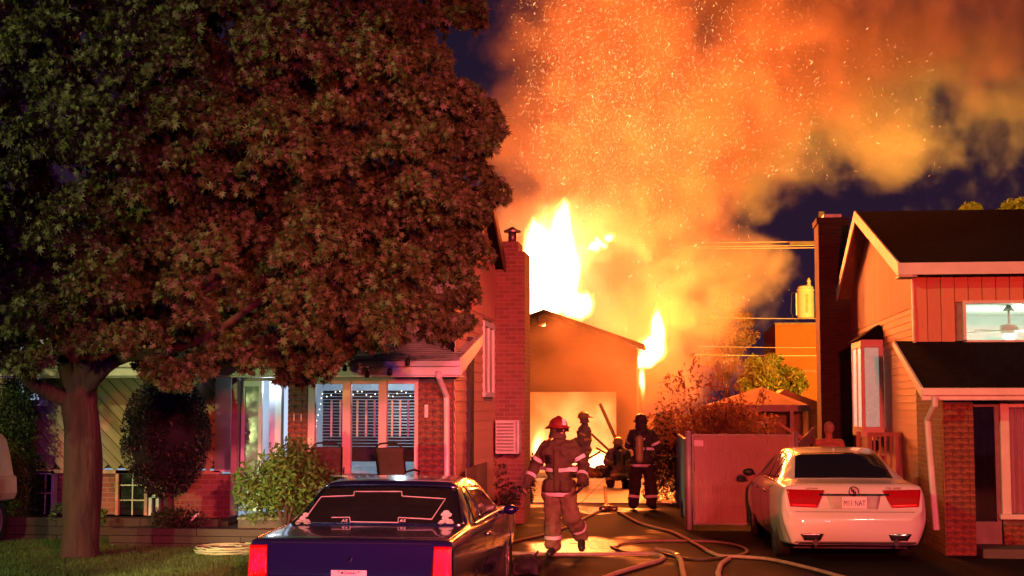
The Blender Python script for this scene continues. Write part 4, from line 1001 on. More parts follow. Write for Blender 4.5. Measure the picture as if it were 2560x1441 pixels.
def wheel(root, x, y, r, rim_m, sgn, w=.20, name='wheel'):
    o = empty(name, (x, y, r)); o.parent = root
    prof = [(r * .66, w * .42), (r * .93, w * .5), (r * .985, w * .38), (r, 0), (r * .985, -w * .38), (r * .93, -w * .5), (r * .66, -w * .42)]
    G = [[(px, pr * math.cos(a), pr * math.sin(a)) for pr, px in prof] for a in np.linspace(0, 2 * math.pi, 37)]
    MB().grid(G).build('tyre', tyre_m, o, smooth=True)
    mb = MB(); xo = sgn * w * .34
    G = [[(px, pr * math.cos(a), pr * math.sin(a)) for pr, px in ((r * .67, -w * .4), (r * .60, 0), (r * .62, w * .38 * sgn), (r * .68, w * .42 * sgn))] for a in np.linspace(0, 2 * math.pi, 37)]
    mb.grid(G); mb.cyl((xo - .015, 0, 0), (xo + .015, 0, 0), r * .18, 14)
    for k in range(10):
        a = k * 2 * math.pi / 10; mb.bar((xo, r * .15 * math.cos(a), r * .15 * math.sin(a)), (xo, r * .63 * math.cos(a), r * .63 * math.sin(a)), .03, .028, up=(1, 0, 0))
    mb.build('rim', rim_m, o)
    MB().cyl((-.03 * sgn, 0, 0), (.0, 0, 0), r * .6, 20).build('brake_disc', mat('cap_metal', (.3, .3, .3)), o)
def carpaint(name, c, rough=.28, coat=.8, metal=0, flake=.05):
    return mat(name, c, rough, metal=metal, var=flake, scale=60, coat=coat, rvar=.03)
chrome = mat('chrome', (.75, .75, .75), .12, metal=1, var=.02)
glass_m = mat('car_glass', (.012, .012, .014), .05, var=.05, spec=.7, coat=.3)
redlens = mat('red_lens', (.30, .002, .003), .14, var=.3, scale=30, coat=.6, emis=(1, .005, .005), estr=.05)
redglow = mat('red_lens_lit', (.55, .004, .004), .2, var=.15, scale=30, coat=.4, emis=(1, .008, .006), estr=.55)  # both red lenses glow in place of light thrown back by them
plate_m = mat('plate_white', (.78, .76, .76), .45, var=.05); ink = mat('plate_ink', (.05, .03, .12), .6)
black_p = mat('black_plastic', (.015, .014, .016), .5)

# ---- white saloon
WC = empty('parked_car', (2.17, 18.62, 0), 'white four door saloon parked on the right of the driveway, seen from behind', 'car', rz=R(3.0))
st = [(0, .40, .56, .57, .66, .70, .68, .60), (.035, .29, .63, .645, .76, .81, .79, .70), (.085, .24, .685, .70, .80, .865, .84, .74), (.115, .235, .80, .82, .81, .885, .845, .74), (.16, .23, .93, .955, .82, .90, .85, .73),
      (.22, .23, .962, .995, .84, .91, .85, .72), (.34, .22, .965, .99, .86, .925, .855, .72), (.80, .20, .975, 1.02, .87, .93, .86, .70), (1.15, .20, .975, 1.21, .875, .93, .85, .62), (1.52, .20, .965, 1.355, .88, .93, .84, .575),
      (2.1, .20, .95, 1.405, .88, .93, .83, .575), (2.75, .20, .94, 1.39, .88, .93, .82, .56), (3.25, .20, .93, 1.25, .88, .93, .83, .56), (3.8, .20, .90, .955, .87, .93, .83, .70), (4.5, .20, .80, .84, .84, .90, .78, .66),
      (4.86, .24, .66, .69, .74, .80, .66, .55), (4.96, .34, .52, .54, .60, .62, .5, .42)]
paint = carpaint('pearl_white_paint', (.70, .68, .66))
WW = [(-.80, 1.08), (.80, 1.08), (-.80, 3.92), (.80, 3.92)]
wb = car_body('body', st, paint, WC, WW, .335)
t = bvh(wb)
drape(t, [(-.64, .86, 2), (.64, .86, 2), (.545, 1.48, 2), (-.545, 1.48, 2)], (0, 0, -1), 1, (24, 10), .004, 'rear_window', glass_m, WC)
drape(t, [(-.56, 3.28, 2), (.56, 3.28, 2), (.66, 3.76, 2), (-.66, 3.76, 2)], (0, 0, -1), 1, (20, 8), .004, 'windscreen', glass_m, WC)
for s in (-1, 1):
    dd = (-s, 0, 0); X_ = s * 2
    drape(t, [(X_, 1.62, 1.00), (X_, 2.28, .985), (X_, 2.28, 1.335), (X_, 1.72, 1.30)], dd, 1, (10, 8), .004, 'side_window', glass_m, WC)
    drape(t, [(X_, 2.36, .985), (X_, 3.42, .965), (X_, 2.98, 1.30), (X_, 2.36, 1.335)], dd, 1, (12, 8), .004, 'side_window', glass_m, WC)
    drape(t, [(X_, 1.20, 1.02), (X_, 1.56, 1.00), (X_, 1.64, 1.28), (X_, 1.50, 1.24)], dd, 1, (6, 6), .004, 'quarter_window', glass_m, WC)
    drape(t, [(X_, 1.18, .968), (X_, 3.5, .945), (X_, 3.5, .960), (X_, 1.18, .985)], dd, 1, (30, 1), .006, 'belt_trim', chrome, WC)
    for yy in (2.30, 3.42, 1.45):
        drape(t, [(X_, yy, .26), (X_, yy + .008, .26), (X_, yy + .008, .94), (X_, yy, .94)], dd, 1, (1, 24), .0015, 'door_gap', black_p, WC)
    for yy in (1.75, 2.75): drape(t, [(X_, yy, .80), (X_, yy + .17, .80), (X_, yy + .17, .83), (X_, yy, .83)], dd, 1, (6, 2), .028, 'door_handle', chrome, WC)
    # lamp: inner part on the lid face, outer part wraps round the corner
    lens = drape(t, [(s * .36, -1, .915), (s * .84, -1, .925), (s * .80, -1, .715), (s * .47, -1, .70)], (0, 1, 0), 1, (16, 10), .012, 'tail_light', redlens, WC)
    drape(t, [(s * .47, -1, .735), (s * .78, -1, .745), (s * .775, -1, .725), (s * .48, -1, .712)], (0, 1, 0), 1, (12, 2), .020, 'light_strip', redglow, lens)
    mm = MB().sphere((0, 0, 0), (.085, .05, .06), 12, 8).bar((s * -.10, .0, -.03), (s * -.02, 0, -.02), .03, .03).build('side_mirror', black_p, WC, smooth=True, loc=(s * 1.0, 3.32, 1.0))
    MB().tube([(s * .50, .02, .275), (s * .50, -.012, .275)], [.05, .052], 4).build('exhaust_tip', black_p, WC)
    ex = drape(t, [(s * .40, -1, .385), (s * .69, -1, .385), (s * .64, -1, .30), (s * .44, -1, .30)], (0, 1, 0), 1, (8, 4), .008, 'exhaust_trim', chrome, WC)
    drape(t, [(s * .425, -1, .372), (s * .665, -1, .372), (s * .625, -1, .313), (s * .455, -1, .313)], (0, 1, 0), 1, (8, 4), .014, 'exhaust_opening', black_p, ex)
drape(t, [(-.44, -1, .872), (.44, -1, .872), (.44, -1, .848), (-.44, -1, .848)], (0, 1, 0), 1, (30, 2), .014, 'chrome_bar', mat('dark_chrome', (.10, .09, .10), .15, metal=1), WC)
drape(t, [(-.34, -1, .86), (.34, -1, .86), (.29, -1, .685), (-.29, -1, .685)], (0, 1, 0), 1, (12, 8), .0035, 'plate_recess_shade', mat('pearl_shadow_paint', (.42, .40, .39), .35, coat=.5), WC)  # darker body colour painted in for shade behind the plate
drape(t, [(-.74, -1, .655), (.74, -1, .655), (.74, -1, .650), (-.74, -1, .650)], (0, 1, 0), 1, (30, 1), .0015, 'bumper_gap', black_p, WC)
drape(t, [(-.78, -1, .25), (.78, -1, .25), (.74, -1, .285), (-.74, -1, .285)], (0, 1, 0), 1, (20, 2), .004, 'lower_valance', mat('grey_plastic', (.08, .075, .08), .6), WC)
for s in (-1, 1): drape(t, [(s * .46, -1, .70), (s * .38, -1, .90), (s * .376, -1, .90), (s * .455, -1, .70)], (0, 1, 0), 1, (1, 8), .002, 'boot_gap', black_p, WC)
eh = t.ray_cast(Vector((0, -1, .90)), Vector((0, 1, 0)))[0]
em = MB().tube([(0.058 * math.cos(a), 0, .058 * math.sin(a)) for a in np.linspace(0, 2 * math.pi, 25)], .007, 6, caps=False)
for q in (-.022, 0, .022): em.box(q - .008, q + .008, -.006, .006, -.028 - q, .022 - q)
em.build('badge', mat('dark_chrome', (.10, .09, .10)), WC, loc=(0, eh.y - .018, .905))
ph = t.ray_cast(Vector((0, -1, .78)), Vector((0, 1, 0)))[0]
pl = box('number_plate', plate_m, WC, -.155, .155, ph.y - .034, ph.y - .022, .695, .84)
text('plate_letters', 'M11 NAT', ink, pl, (0, ph.y - .035, .758), .098, sx=.68)
for i, b in enumerate(('LaCrosse', 'CXL AWD')):
    hh = t.ray_cast(Vector(((-.52, .50)[i], -1, .945)), Vector((0, 1, 0)))[0]
    if hh is not None: text('badge_letters', b, chrome, WC, ((-.52, .50)[i], hh.y - .012, .942), .040)
MB().tube([(0, 0, 0), (0, .03, .035), (0, .12, .01)], [.02, .014, .012], 8).build('roof_antenna', paint, WC, loc=(.0, 1.62, 1.36))
rim_m = mat('silver_rim', (.5, .5, .5), .25, metal=.9, var=.05)
for x, y in WW: wheel(WC, x, y, .335, rim_m, 1 if x > 0 else -1)
MB().box(-.72, .72, .45, 4.6, .16, .22).build('underbody', black_p, WC)

# ---- dark blue coupe
BC = empty('parked_car', (-2.775, 11.95, 0), 'dark blue coupe in the foreground with a white outline decal on its rear window', 'car')
st = [(0, .34, .50, .51, .70, .82, .80, .74), (.02, .28, .54, .55, .76, .85, .83, .78), (.045, .26, .56, .575, .78, .862, .85, .80), (.07, .25, .78, .79, .80, .872, .862, .83), (.09, .25, .835, .850, .80, .875, .862, .83), (.14, .24, .848, .862, .81, .878, .862, .825), (.7, .22, .868, .885, .82, .885, .862, .82),
      (1.16, .20, .880, .90, .83, .89, .862, .815), (1.45, .20, .880, 1.06, .83, .89, .86, .73), (1.72, .20, .878, 1.205, .83, .89, .858, .665), (1.92, .20, .875, 1.262, .83, .89, .855, .645), (2.5, .20, .87, 1.285, .83, .89, .85, .635), (3.05, .20, .865, 1.25, .83, .885, .85, .625), (3.7, .20, .86, .895, .82, .88, .85, .78), (4.7, .22, .82, .84, .80, .86, .83, .76), (4.98, .26, .78, .80, .76, .82, .78, .70), (5.05, .36, .60, .62, .70, .76, .7, .6)]
bpaint = carpaint('midnight_blue_paint', (.009, .007, .075), .2, coat=.8)
BW = [(-.78, 1.25), (.78, 1.25), (-.78, 4.0), (.78, 4.0)]
bb = car_body('body', st, bpaint, BC, BW, .33, crisp=True)
t = bvh(bb)
rwn = drape(t, [(-.79, 1.19, 2), (.79, 1.19, 2), (.635, 1.75, 2), (-.635, 1.75, 2)], (0, 0, -1), 1, (28, 12), .004, 'rear_window', glass_m, BC)
drape(t, [(-.60, 3.10, 2), (.60, 3.10, 2), (.72, 3.62, 2), (-.72, 3.62, 2)], (0, 0, -1), 1, (20, 8), .004, 'windscreen', glass_m, BC)
E = [(-.80, 1.175), (.80, 1.175), (.645, 1.765), (-.645, 1.765)]
def edge_strip(p, q, w, nm='window_trim', k=24):
    P_ = []
    for i in range(k + 1):
        x = p[0] + (q[0] - p[0]) * i / k; y = p[1] + (q[1] - p[1]) * i / k; h = t.ray_cast(Vector((x, y, 2)), Vector((0, 0, -1)))[0]
        if h is not None: P_.append(h + Vector((0, 0, .006)))
    MB().tube(P_, w, 6).build(nm, chrome, BC, smooth=True)
for i in range(4): edge_strip(E[i], E[(i + 1) % 4], .009)
for s in (-1, 1):
    dd = (-s, 0, 0); X_ = s * 2
    drape(t, [(X_, 1.55, .90), (X_, 1.98, .90), (X_, 2.02, 1.20), (X_, 1.86, 1.18)], dd, 1, (8, 8), .004, 'quarter_window', glass_m, BC)
    drape(t, [(X_, 2.08, .90), (X_, 3.42, .885), (X_, 3.02, 1.17), (X_, 2.12, 1.20)], dd, 1, (14, 8), .004, 'side_window', glass_m, BC)
    drape(t, [(X_, 1.5, .878), (X_, 3.5, .862), (X_, 3.5, .882), (X_, 1.5, .898)], dd, 1, (30, 1), .008, 'belt_trim', chrome, BC)
    drape(t, [(X_, 2.00, .90), (X_, 2.06, .90), (X_, 2.10, 1.21), (X_, 2.04, 1.21)], dd, 1, (2, 8), .010, 'pillar_trim', chrome, BC)
    for yy in (2.02, 3.50): drape(t, [(X_, yy, .26), (X_, yy + .008, .26), (X_, yy + .008, .86), (X_, yy, .86)], dd, 1, (1, 24), .0015, 'door_gap', black_p, BC)
    drape(t, [(X_, 2.12, .73), (X_, 2.30, .73), (X_, 2.30, .76), (X_, 2.12, .76)], dd, 1, (6, 2), .028, 'door_handle', chrome, BC)
    lens = drape(t, [(s * .715, -1, .815), (s * .855, -1, .815), (s * .862, -1, .40), (s * .695, -1, .40)], (0, 1, 0), 1, (8, 20), .010, 'tail_light', redlens, BC)
    for k in range(9):
        x = .722 + k * .0165
        drape(t, [(s * x, -1, .805), (s * (x + .0075), -1, .805), (s * (x + .0065), -1, .47), (s * (x - .004), -1, .47)], (0, 1, 0), 1, (2, 16), .019, 'lens_rib', redglow, lens)
    MB().sphere((0, 0, 0), (.075, .045, .052), 12, 8).bar((-s * .12, .0, -.03), (-s * .02, 0, -.02), .03, .03).build('side_mirror', bpaint, BC, smooth=True, loc=(s * .985, 3.22, .90))
pl = box('number_plate', plate_m, BC, -.152, .152, .030, .040, .46, .615)
rd_ink = mat('red_ink', (.35, .02, .05), .6)
text('plate_letters', 'H91 JHW', mat('plate_ink', (.05, .03, .12)), pl, (0, .029, .528), .098, sx=.68)
text('plate_letters', 'Québec', mat('plate_ink', (.05, .03, .12)), pl, (.01, .029, .594), .034)
box('plate_emblem', mat('plate_ink', (.05, .03, .12)), pl, -.066, -.048, .028, .030, .585, .603)
for s in (-1, 1): MB().cyl((s * .085, .02, .604), (s * .085, .03, .604), .006, 8).build('screw', rd_ink, pl)
hh = t.ray_cast(Vector((0, -1, .70)), Vector((0, 1, 0)))[0]
MB().bar((-.014, 0, .02), (-.002, 0, -.02), .006, .006).bar((-.002, 0, -.02), (.012, 0, .02), .006, .006).bar((.004, 0, -.02), (.018, 0, .02), .006, .006).build('badge', chrome, BC, loc=(0, hh.y - .006, .71))
drape(t, [(-.69, -1, .838), (.69, -1, .838), (.69, -1, .832), (-.69, -1, .832)], (0, 1, 0), 1, (30, 1), .002, 'boot_gap', black_p, BC)
for s in (-1, 1): edge_strip((s * .83, .14), (s * .845, 1.14), .004, 'body_crease')
# decals on the rear glass
Mi = BC.location
def cast(cx, cy_):
    px, py = 600 + cx * .289, 1160 + cy_ * .289; o_ = Vector((0, 0, EYE)) - Mi; d = ray(px, py).normalized()
    h = t.ray_cast(o_, d); return (h[0] + h[1] * .008) if h[0] is not None else None
dec = mat('decal_white', (.75, .70, .74), .6)
OUT = [(575, 465), (705, 290), (985, 280), (990, 245), (1400, 245), (1402, 285), (1778, 308), (1660, 485), (1370, 470), (1368, 515), (955, 508), (948, 468), (775, 470)]
PP = []
for (a, b) in zip(OUT, OUT[1:]):
    for k in range(10):
        q = cast(a[0] + (b[0] - a[0]) * k / 10, a[1] + (b[1] - a[1]) * k / 10)
        if q is not None: PP.append(q)
MB().tube(PP, .0042, 5).build('outline_decal', dec, rwn, smooth=True)
for cx, lab in ((548, 0), (1785, 1)):                 # plain blossom-like blots, each one flat sticker
    mb = MB()
    for (dx, dy, r) in ((0, -55, 32), (22, -38, 26), (-20, -40, 26), (-8, -5, 30), (-35, 30, 24), (-52, 45, 20), (25, 30, 34), (42, 38, 22)):
        ring = [cast(cx + dx + r * (1 + .12 * math.sin(5 * a + dx)) * math.cos(a), 480 + dy * .9 + r * .72 * math.sin(a)) for a in np.linspace(0, 2 * math.pi, 19)[:-1]]
        if all(q is not None for q in ring): mb.bm.faces.new([mb.bm.verts.new(q) for q in ring])
    mb.build('blossom_decal', dec, rwn)
for cx in (905, 1408):
    q = cast(cx, 500)
    if q is not None: text('decal_letters', 'AS', dec, rwn, q, .05, rot=(R(42), 0, 0))
rimc = mat('silver_rim', (.5, .5, .5))
for x, y in BW: wheel(BC, x, y, .33, rimc, 1 if x > 0 else -1)
MB().box(-.70, .70, .35, 4.7, .16, .22).build('underbody', black_p, BC)

# ---- cream tractor at the left edge, only its rear corner in view
TX = at(0, 1200, 18.6).x - .22
TC = empty('tractor', (TX, 18.3, 0.1), 'cream coloured tractor with black tyre, cut off by the left edge', 'tractor')
cream = mat('cream_paint', (.78, .62, .36), .45, var=.12, coat=.3)
MB().prism([(-1.5, 0, .66), (.19, 0, .66), (.20, 0, .86), (.13, 0, 1.20), (.07, 0, 1.42), (.0, 0, 1.50), (-1.5, 0, 1.52)], (0, .8, 0)).build('body', cream, TC, bevel=.035)
MB().prism([(-1.5, 0, .60), (.20, 0, .60), (.235, 0, .70), (.22, 0, .93), (-1.5, 0, .93)], (0, .86, 0)).build('bumper', cream, TC, bevel=.03, loc=(0, -.05, 0))
text('hull_number', '20', mat('dark_blue_ink', (.03, .03, .10), .5), TC, (-.01, -.004, 1.26), .14)
for k in range(4): box('notice_line', mat('grey_ink', (.35, .3, .25), .6), TC, -.10, .06, -.004, -.001, 1.02 + k * .03, 1.03 + k * .03)
for x in (-.05, -1.3): wheel(TC, x, .5, .32, mat('grey_rim', (.2, .18, .16), .5), 1, w=.30)
# ------------------------------------------------------------------ people
def capsule(mb, a, b, r1, r2, n=12):
    a = Vector(a); b = Vector(b); d = (b - a); L = d.length
    if L < 1e-5: d = Vector((0, 0, 1)); L = 1e-5
    d.normalize(); P = []; Rr = []
    for k in range(5): t = math.pi / 2 * k / 4; P.append(a - d * r1 * math.cos(t)); Rr.append(max(.0008, r1 * math.sin(t)))
    for k in range(1, 4): P.append(a + d * L * k / 4); Rr.append(r1 + (r2 - r1) * k / 4)
    for k in range(5): t = math.pi / 2 * (4 - k) / 4; P.append(b + d * r2 * math.cos(t)); Rr.append(max(.0008, r2 * math.sin(t)))
    mb.tube(P, Rr, n)
def fuse(mb, name, m, parent, vox=.011, smooth=6, wrinkle=0, wscale=9):
    o = mb.build(name, m, parent, smooth=True)
    md = o.modifiers.new('r', 'REMESH'); md.mode = 'VOXEL'; md.voxel_size = vox
    s = o.modifiers.new('s', 'SMOOTH'); s.iterations = smooth; s.factor = .5
    bpy.context.view_layer.update(); me = bpy.data.meshes.new_from_object(o.evaluated_get(bpy.context.evaluated_depsgraph_get()))
    o.modifiers.clear(); o.data = me; me.polygons.foreach_set('use_smooth', [True] * len(me.polygons))
    if wrinkle:
        co = np.zeros(len(me.vertices) * 3); me.vertices.foreach_get('co', co); co = co.reshape(-1, 3)
        no = np.array([v.normal[:] for v in me.vertices])
        w = np.array([mnoise.noise(Vector((p[0] * wscale, p[1] * wscale, p[2] * wscale * 1.6))) + .5 * mnoise.noise(Vector(p) * wscale * 2.3) for p in co])
        co += no * (w * wrinkle)[:, None]; me.vertices.foreach_set('co', co.ravel()); me.update()
    return o
def hand(mb, w, dirv, palm_n, side, curl=.5, s=1.0):
    """palm plus five separate bent fingers; w wrist, dirv pointing direction, palm_n palm normal, side = +1/-1 thumb side"""
    d = Vector(dirv).normalized(); n = (Vector(palm_n) - d * Vector(palm_n).dot(d)).normalized(); x = d.cross(n) * side
    w = Vector(w)
    capsule(mb, w, w + d * .03 * s, .026 * s, .028 * s); capsule(mb, w + d * .04 * s - x * .018 * s, w + d * .085 * s - x * .026 * s, .020 * s, .016 * s)
    capsule(mb, w + d * .04 * s + x * .018 * s, w + d * .085 * s + x * .026 * s, .020 * s, .016 * s); capsule(mb, w + d * .04 * s, w + d * .088 * s, .022 * s, .018 * s)
    for i, (off, L) in enumerate(((.030, .072), (.010, .082), (-.011, .076), (-.031, .060))):
        p = w + d * .088 * s + x * off * s; dd = (d + x * off * 2).normalized(); ang = curl * .6
        for k, f in enumerate((.45, .32, .23)):
            dd = (dd * math.cos(ang) + n * math.sin(ang)).normalized(); q = p + dd * L * f * s
            capsule(mb, p, q, (.0095 - .001 * k) * s, (.009 - .001 * k) * s, 8); p = q; ang = curl * .7
    p = w + d * .03 * s + x * .028 * s; q = p + (d * .6 + x * .7 + n * .2).normalized() * .045 * s; r = q + (d * .9 + x * .2 + n * .5 * curl).normalized() * .032 * s
    capsule(mb, p, q, .013 * s, .011 * s, 8); capsule(mb, q, r, .011 * s, .009 * s, 8)
def head(mb, c, fwd, s=1.0):
    """c centre of the skull, fwd facing direction"""
    f = Vector(fwd).normalized(); r = f.cross(Vector((0, 0, 1))).normalized(); u = r.cross(f)
    M = Matrix((r, f, u)).transposed(); c = Vector(c)
    def P(x, y, z): return c + M @ Vector((x, y, z)) * s
    mb.sphere(c + M @ Vector((0, -.012, .015)) * s, (.076 * s, .095 * s, .098 * s), 16, 12, M)
    mb.sphere(P(0, .025, -.055), (.056 * s, .062 * s, .065 * s), 14, 10, M)
    capsule(mb, P(0, .088, .01), P(0, .108, -.028), .009 * s, .014 * s, 8)
    capsule(mb, P(-.028, .078, .028), P(.028, .078, .028), .012 * s, .012 * s, 8)
    capsule(mb, P(-.018, .086, -.060), P(.018, .086, -.060), .008 * s, .008 * s, 8)
    for k in (-1, 1): mb.sphere(P(k * .078, -.005, -.012), (.010 * s, .020 * s, .030 * s), 8, 6, M)
    return P
nomex_r = mat('dark_red_turnout', (.10, .062, .036), .85, var=.35, scale=7, bump=.4, bscale=60)
nomex_t = mat('tan_turnout', (.20, .16, .08), .85, var=.35, scale=7, bump=.4, bscale=60)
nomex_g = mat('grey_green_turnout', (.28, .28, .19), .85, var=.35, scale=7, bump=.4, bscale=60)
nomex_k = mat('black_turnout', (.035, .03, .03), .85, var=.35, scale=7, bump=.4, bscale=60)
refl = mat('silver_reflective_tape', (.80, .80, .85), .35, var=.08, emis=(.8, .75, .9), estr=0)
yel = mat('yellow_reflective_tape', (.65, .70, .15), .4, var=.08)
skin = mat('skin', (.48, .27, .19), .55, var=.12, scale=12); skin['x'] = 1
boot_m = mat('black_boot', (.02, .018, .016), .5, bump=.2)
glove_m = mat('dark_glove', (.06, .045, .035), .8)
def ring(o, c, axis, h, name, m, parent, rmax=.6, off=.007, n=28):
    """a band that hugs the garment: rays towards the axis through c"""
    t = bvh(o); c = Vector(c); ax = Vector(axis).normalized(); x = ax.orthogonal().normalized(); y = ax.cross(x); G = []
    for q in (-h / 2, 0, h / 2):
        row = []
        for k in range(n + 1):
            a = 2 * math.pi * k / n; d = x * math.cos(a) + y * math.sin(a); p = c + ax * q
            hit = None; s_ = p
            hh = t.ray_cast(p, d, rmax)
            while hh[0] is not None: hit = hh[0]; hh = t.ray_cast(hit + d * .002, d, max(.001, rmax - (hit - p).length))
            row.append((hit if hit is not None else p + d * .06) + d * off)
        G.append(row)
    return MB().grid(G).build(name, m, parent, smooth=True)
def person(loc, rz, label, J, coat=None, trou=None, tape=refl, helmet=None, hair=None, pack=False, group=None, vox=.011, bare=False, hfwd=(0, 1, 0), gloves=True, shorts=None):
    o = empty('person', loc, label, 'person', group, rz=rz)
    V_ = {k: Vector(v) for k, v in J.items()}
    b = MB()
    capsule(b, V_['pelvis'] + Vector((-.075, 0, 0)), V_['pelvis'] + Vector((.075, 0, 0)), .105, .105); capsule(b, V_['pelvis'], V_['chest'], .125, .135)
    sl, sr = V_['shl'], V_['shr']; capsule(b, V_['chest'] + (sl - V_['chest']) * .45, V_['chest'] + (sr - V_['chest']) * .45, .12, .12)
    capsule(b, sl * .92 + V_['neck'] * .08, sr * .92 + V_['neck'] * .08, .065, .065); capsule(b, (sl + sr) / 2, V_['head'] - Vector((0, 0, .05)), .065, .055)
    for s in 'lr':
        capsule(b, V_['sh' + s], V_['el' + s], .056, .043); capsule(b, V_['el' + s], V_['wr' + s], .043, .028)
        hd_ = (V_['wr' + s] - V_['el' + s]).normalized(); pn = Vector((-.8 if s == 'r' else .8, .5, .1))
        hand(b, V_['wr' + s] + hd_ * .01, hd_, pn, 1 if s == 'l' else -1, J.get('curl', (.6, 0, 0))[0])
        capsule(b, V_['hip' + s], V_['kn' + s], .088, .060); capsule(b, V_['kn' + s], V_['an' + s], .060, .040)
        capsule(b, V_['an' + s] - Vector((0, 0, .02)), V_['to' + s], .042, .035)
    head(b, V_['head'], hfwd)
    body = fuse(b, 'body', skin, o, min(vox, .009), 3)
    if coat:
        b = MB(); capsule(b, V_['chest'] + (sl - V_['chest']) * .5, V_['chest'] + (sr - V_['chest']) * .5, .165, .165); capsule(b, V_['pelvis'] * .6 + V_['chest'] * .4, V_['chest'], .170, .176)
        capsule(b, V_['pelvis'] + Vector((-.06, 0, -.05)), V_['pelvis'] + Vector((.06, 0, -.05)), .174, .174); capsule(b, sl * .9 + V_['neck'] * .1, sr * .9 + V_['neck'] * .1, .09, .09)
        capsule(b, V_['neck'] - Vector((0, 0, .05)), V_['neck'] + Vector((0, 0, .02)), .10, .085)
        for s in 'lr': capsule(b, V_['sh' + s], V_['el' + s], .088, .078); capsule(b, V_['el' + s], V_['wr' + s], .078, .062)
        ck = fuse(b, 'coat', coat, o, vox, 4, .022, 8)
        tw = .05
        up = (V_['chest'] - V_['pelvis']); un = up.normalized(); tb_ = bvh(ck); side_ = (sr - sl).normalized(); fw_ = un.cross(side_).normalized()
        if fw_.y < 0: fw_ = -fw_
        def patch(x0, x1, z0, z1, nm, m_, back=False, n=(4, 8), off=.010):
            f_ = -fw_ if back else fw_; base = V_['pelvis'] + f_ * .8
            return drape(tb_, [base + side_ * x0 + un * z0, base + side_ * x1 + un * z0, base + side_ * x1 + un * z1, base + side_ * x0 + un * z1], -f_, .6, n, off, nm, m_, ck)
        patch(-.035, .035, -.08, .46, 'front_flap', coat, n=(3, 16), off=.012)
        patch(-.17, -.05, -.08, .07, 'pocket', coat, off=.016); patch(.05, .17, -.08, .07, 'pocket', coat, off=.016); patch(.06, .13, .30, .40, 'radio', boot_m, off=.025)
        patch(-.12, .12, .36, .40, 'shoulder_band', tape, True, (10, 2))
        ring(ck, V_['pelvis'] + up * .62, up, tw, 'reflective_band', tape, ck, .30); ring(ck, V_['pelvis'] - up.normalized() * .12, up, tw, 'reflective_band', tape, ck, .30)
        for s in 'lr':
            for f, A, B in ((.62, 'sh', 'el'), (.62, 'el', 'wr')):
                p = V_[A + s].lerp(V_[B + s], f); ring(ck, p, V_[B + s] - V_[A + s], tw, 'reflective_band', tape, ck, .13, n=18)
        b = MB()
        for s in 'lr':
            capsule(b, V_['hip' + s], V_['kn' + s], .130, .112); capsule(b, V_['kn' + s], V_['an' + s] + Vector((0, 0, .03)), .120, .105)
        capsule(b, V_['pelvis'] + Vector((-.06, 0, -.03)), V_['pelvis'] + Vector((.06, 0, -.03)), .13, .13)
        tk = fuse(b, 'trousers', trou or coat, o, vox, 4, .026, 7)
        for s in 'lr':
            ring(tk, V_['kn' + s].lerp(V_['an' + s], .62), V_['an' + s] - V_['kn' + s], tw, 'reflective_band', tape, tk, .15, n=20)
            b = MB(); capsule(b, V_['an' + s] + Vector((0, 0, .08)), V_['an' + s], .078, .066); capsule(b, V_['an' + s] - Vector((0, 0, .02)), V_['to' + s], .056, .050); fuse(b, 'boot', boot_m, o, vox, 3)
            b = MB(); hd_ = (V_['wr' + s] - V_['el' + s]).normalized(); capsule(b, V_['wr' + s] - hd_ * .03, V_['wr' + s] + hd_ * .01, .048, .038)
            hand(b, V_['wr' + s] + hd_ * .01, hd_, Vector((-.8 if s == 'r' else .8, .5, .1)), 1 if s == 'l' else -1, J.get('curl', (.6, 0, 0))[0], 1.22); fuse(b, 'glove', glove_m, o, .009, 2)
    elif shorts:
        b = MB()
        for s in 'lr': capsule(b, V_['hip' + s], V_['hip' + s].lerp(V_['kn' + s], .8), .105, .10)
        capsule(b, V_['pelvis'] + Vector((-.06, 0, 0)), V_['pelvis'] + Vector((.06, 0, 0)), .125, .125); fuse(b, 'shorts', shorts, o, vox, 3, .008)
    f = Vector(hfwd).normalized(); r_ = f.cross(Vector((0, 0, 1))).normalized(); u = r_.cross(f); M = Matrix((r_, f, u)).transposed(); hc = V_['head']
    for k in (-1, 1): MB().sphere(hc + M @ Vector((k * .030, .080, .010)), (.012, .008, .008), 8, 6, M).build('eye', mat('eye_dark', (.03, .02, .02), .2), o, smooth=True)
    if helmet:
        G = []
        for j in range(10):
            th = math.pi / 2 * j / 9; row = []
            for i in range(29):
                a = 2 * math.pi * i / 28; rr = math.sin(th); row.append(hc + M @ Vector((.118 * rr * math.cos(a), -.01 + .142 * rr * math.sin(a), .035 + .115 * math.cos(th) * (1 + .03 * math.cos(4 * a)))))
            G.append(row)
        row = []; 
        for i in range(29):
            a = 2 * math.pi * i / 28; back = max(0, -math.sin(a)); row.append(hc + M @ Vector(((.150 + .0 * back) * math.cos(a), -.01 + (.170 + .075 * back) * math.sin(a), .015 - .035 * back)))
        G.append(row); G.append([p - M @ Vector((0, 0, .008)) for p in row])
        he = MB().grid(G).build('helmet', helmet, o, smooth=True)
        sd_ = he.modifiers.new('solid', 'SOLIDIFY'); sd_.thickness = .005
        MB().box(-.028, .028, 0, .008, 0, .085, Matrix.Translation(hc + M @ Vector((0, .128, .045))) @ M.to_4x4() @ Matrix.Rotation(R(18), 4, 'X')).build('helmet_shield', tape, he)
        MB().tube([hc + M @ Vector((0, .11 * math.cos(a), .04 + .118 * math.sin(a))) for a in np.linspace(.5, 2.9, 10)], .009, 6).build('helmet_ridge', helmet, he, smooth=True)
        b = MB(); b.tube([hc + M @ Vector((0, -.01, .03)), hc + M @ Vector((0, -.02, -.06)), hc + M @ Vector((0, -.02, -.13))], [.106, .105, .125], 18, caps=False)
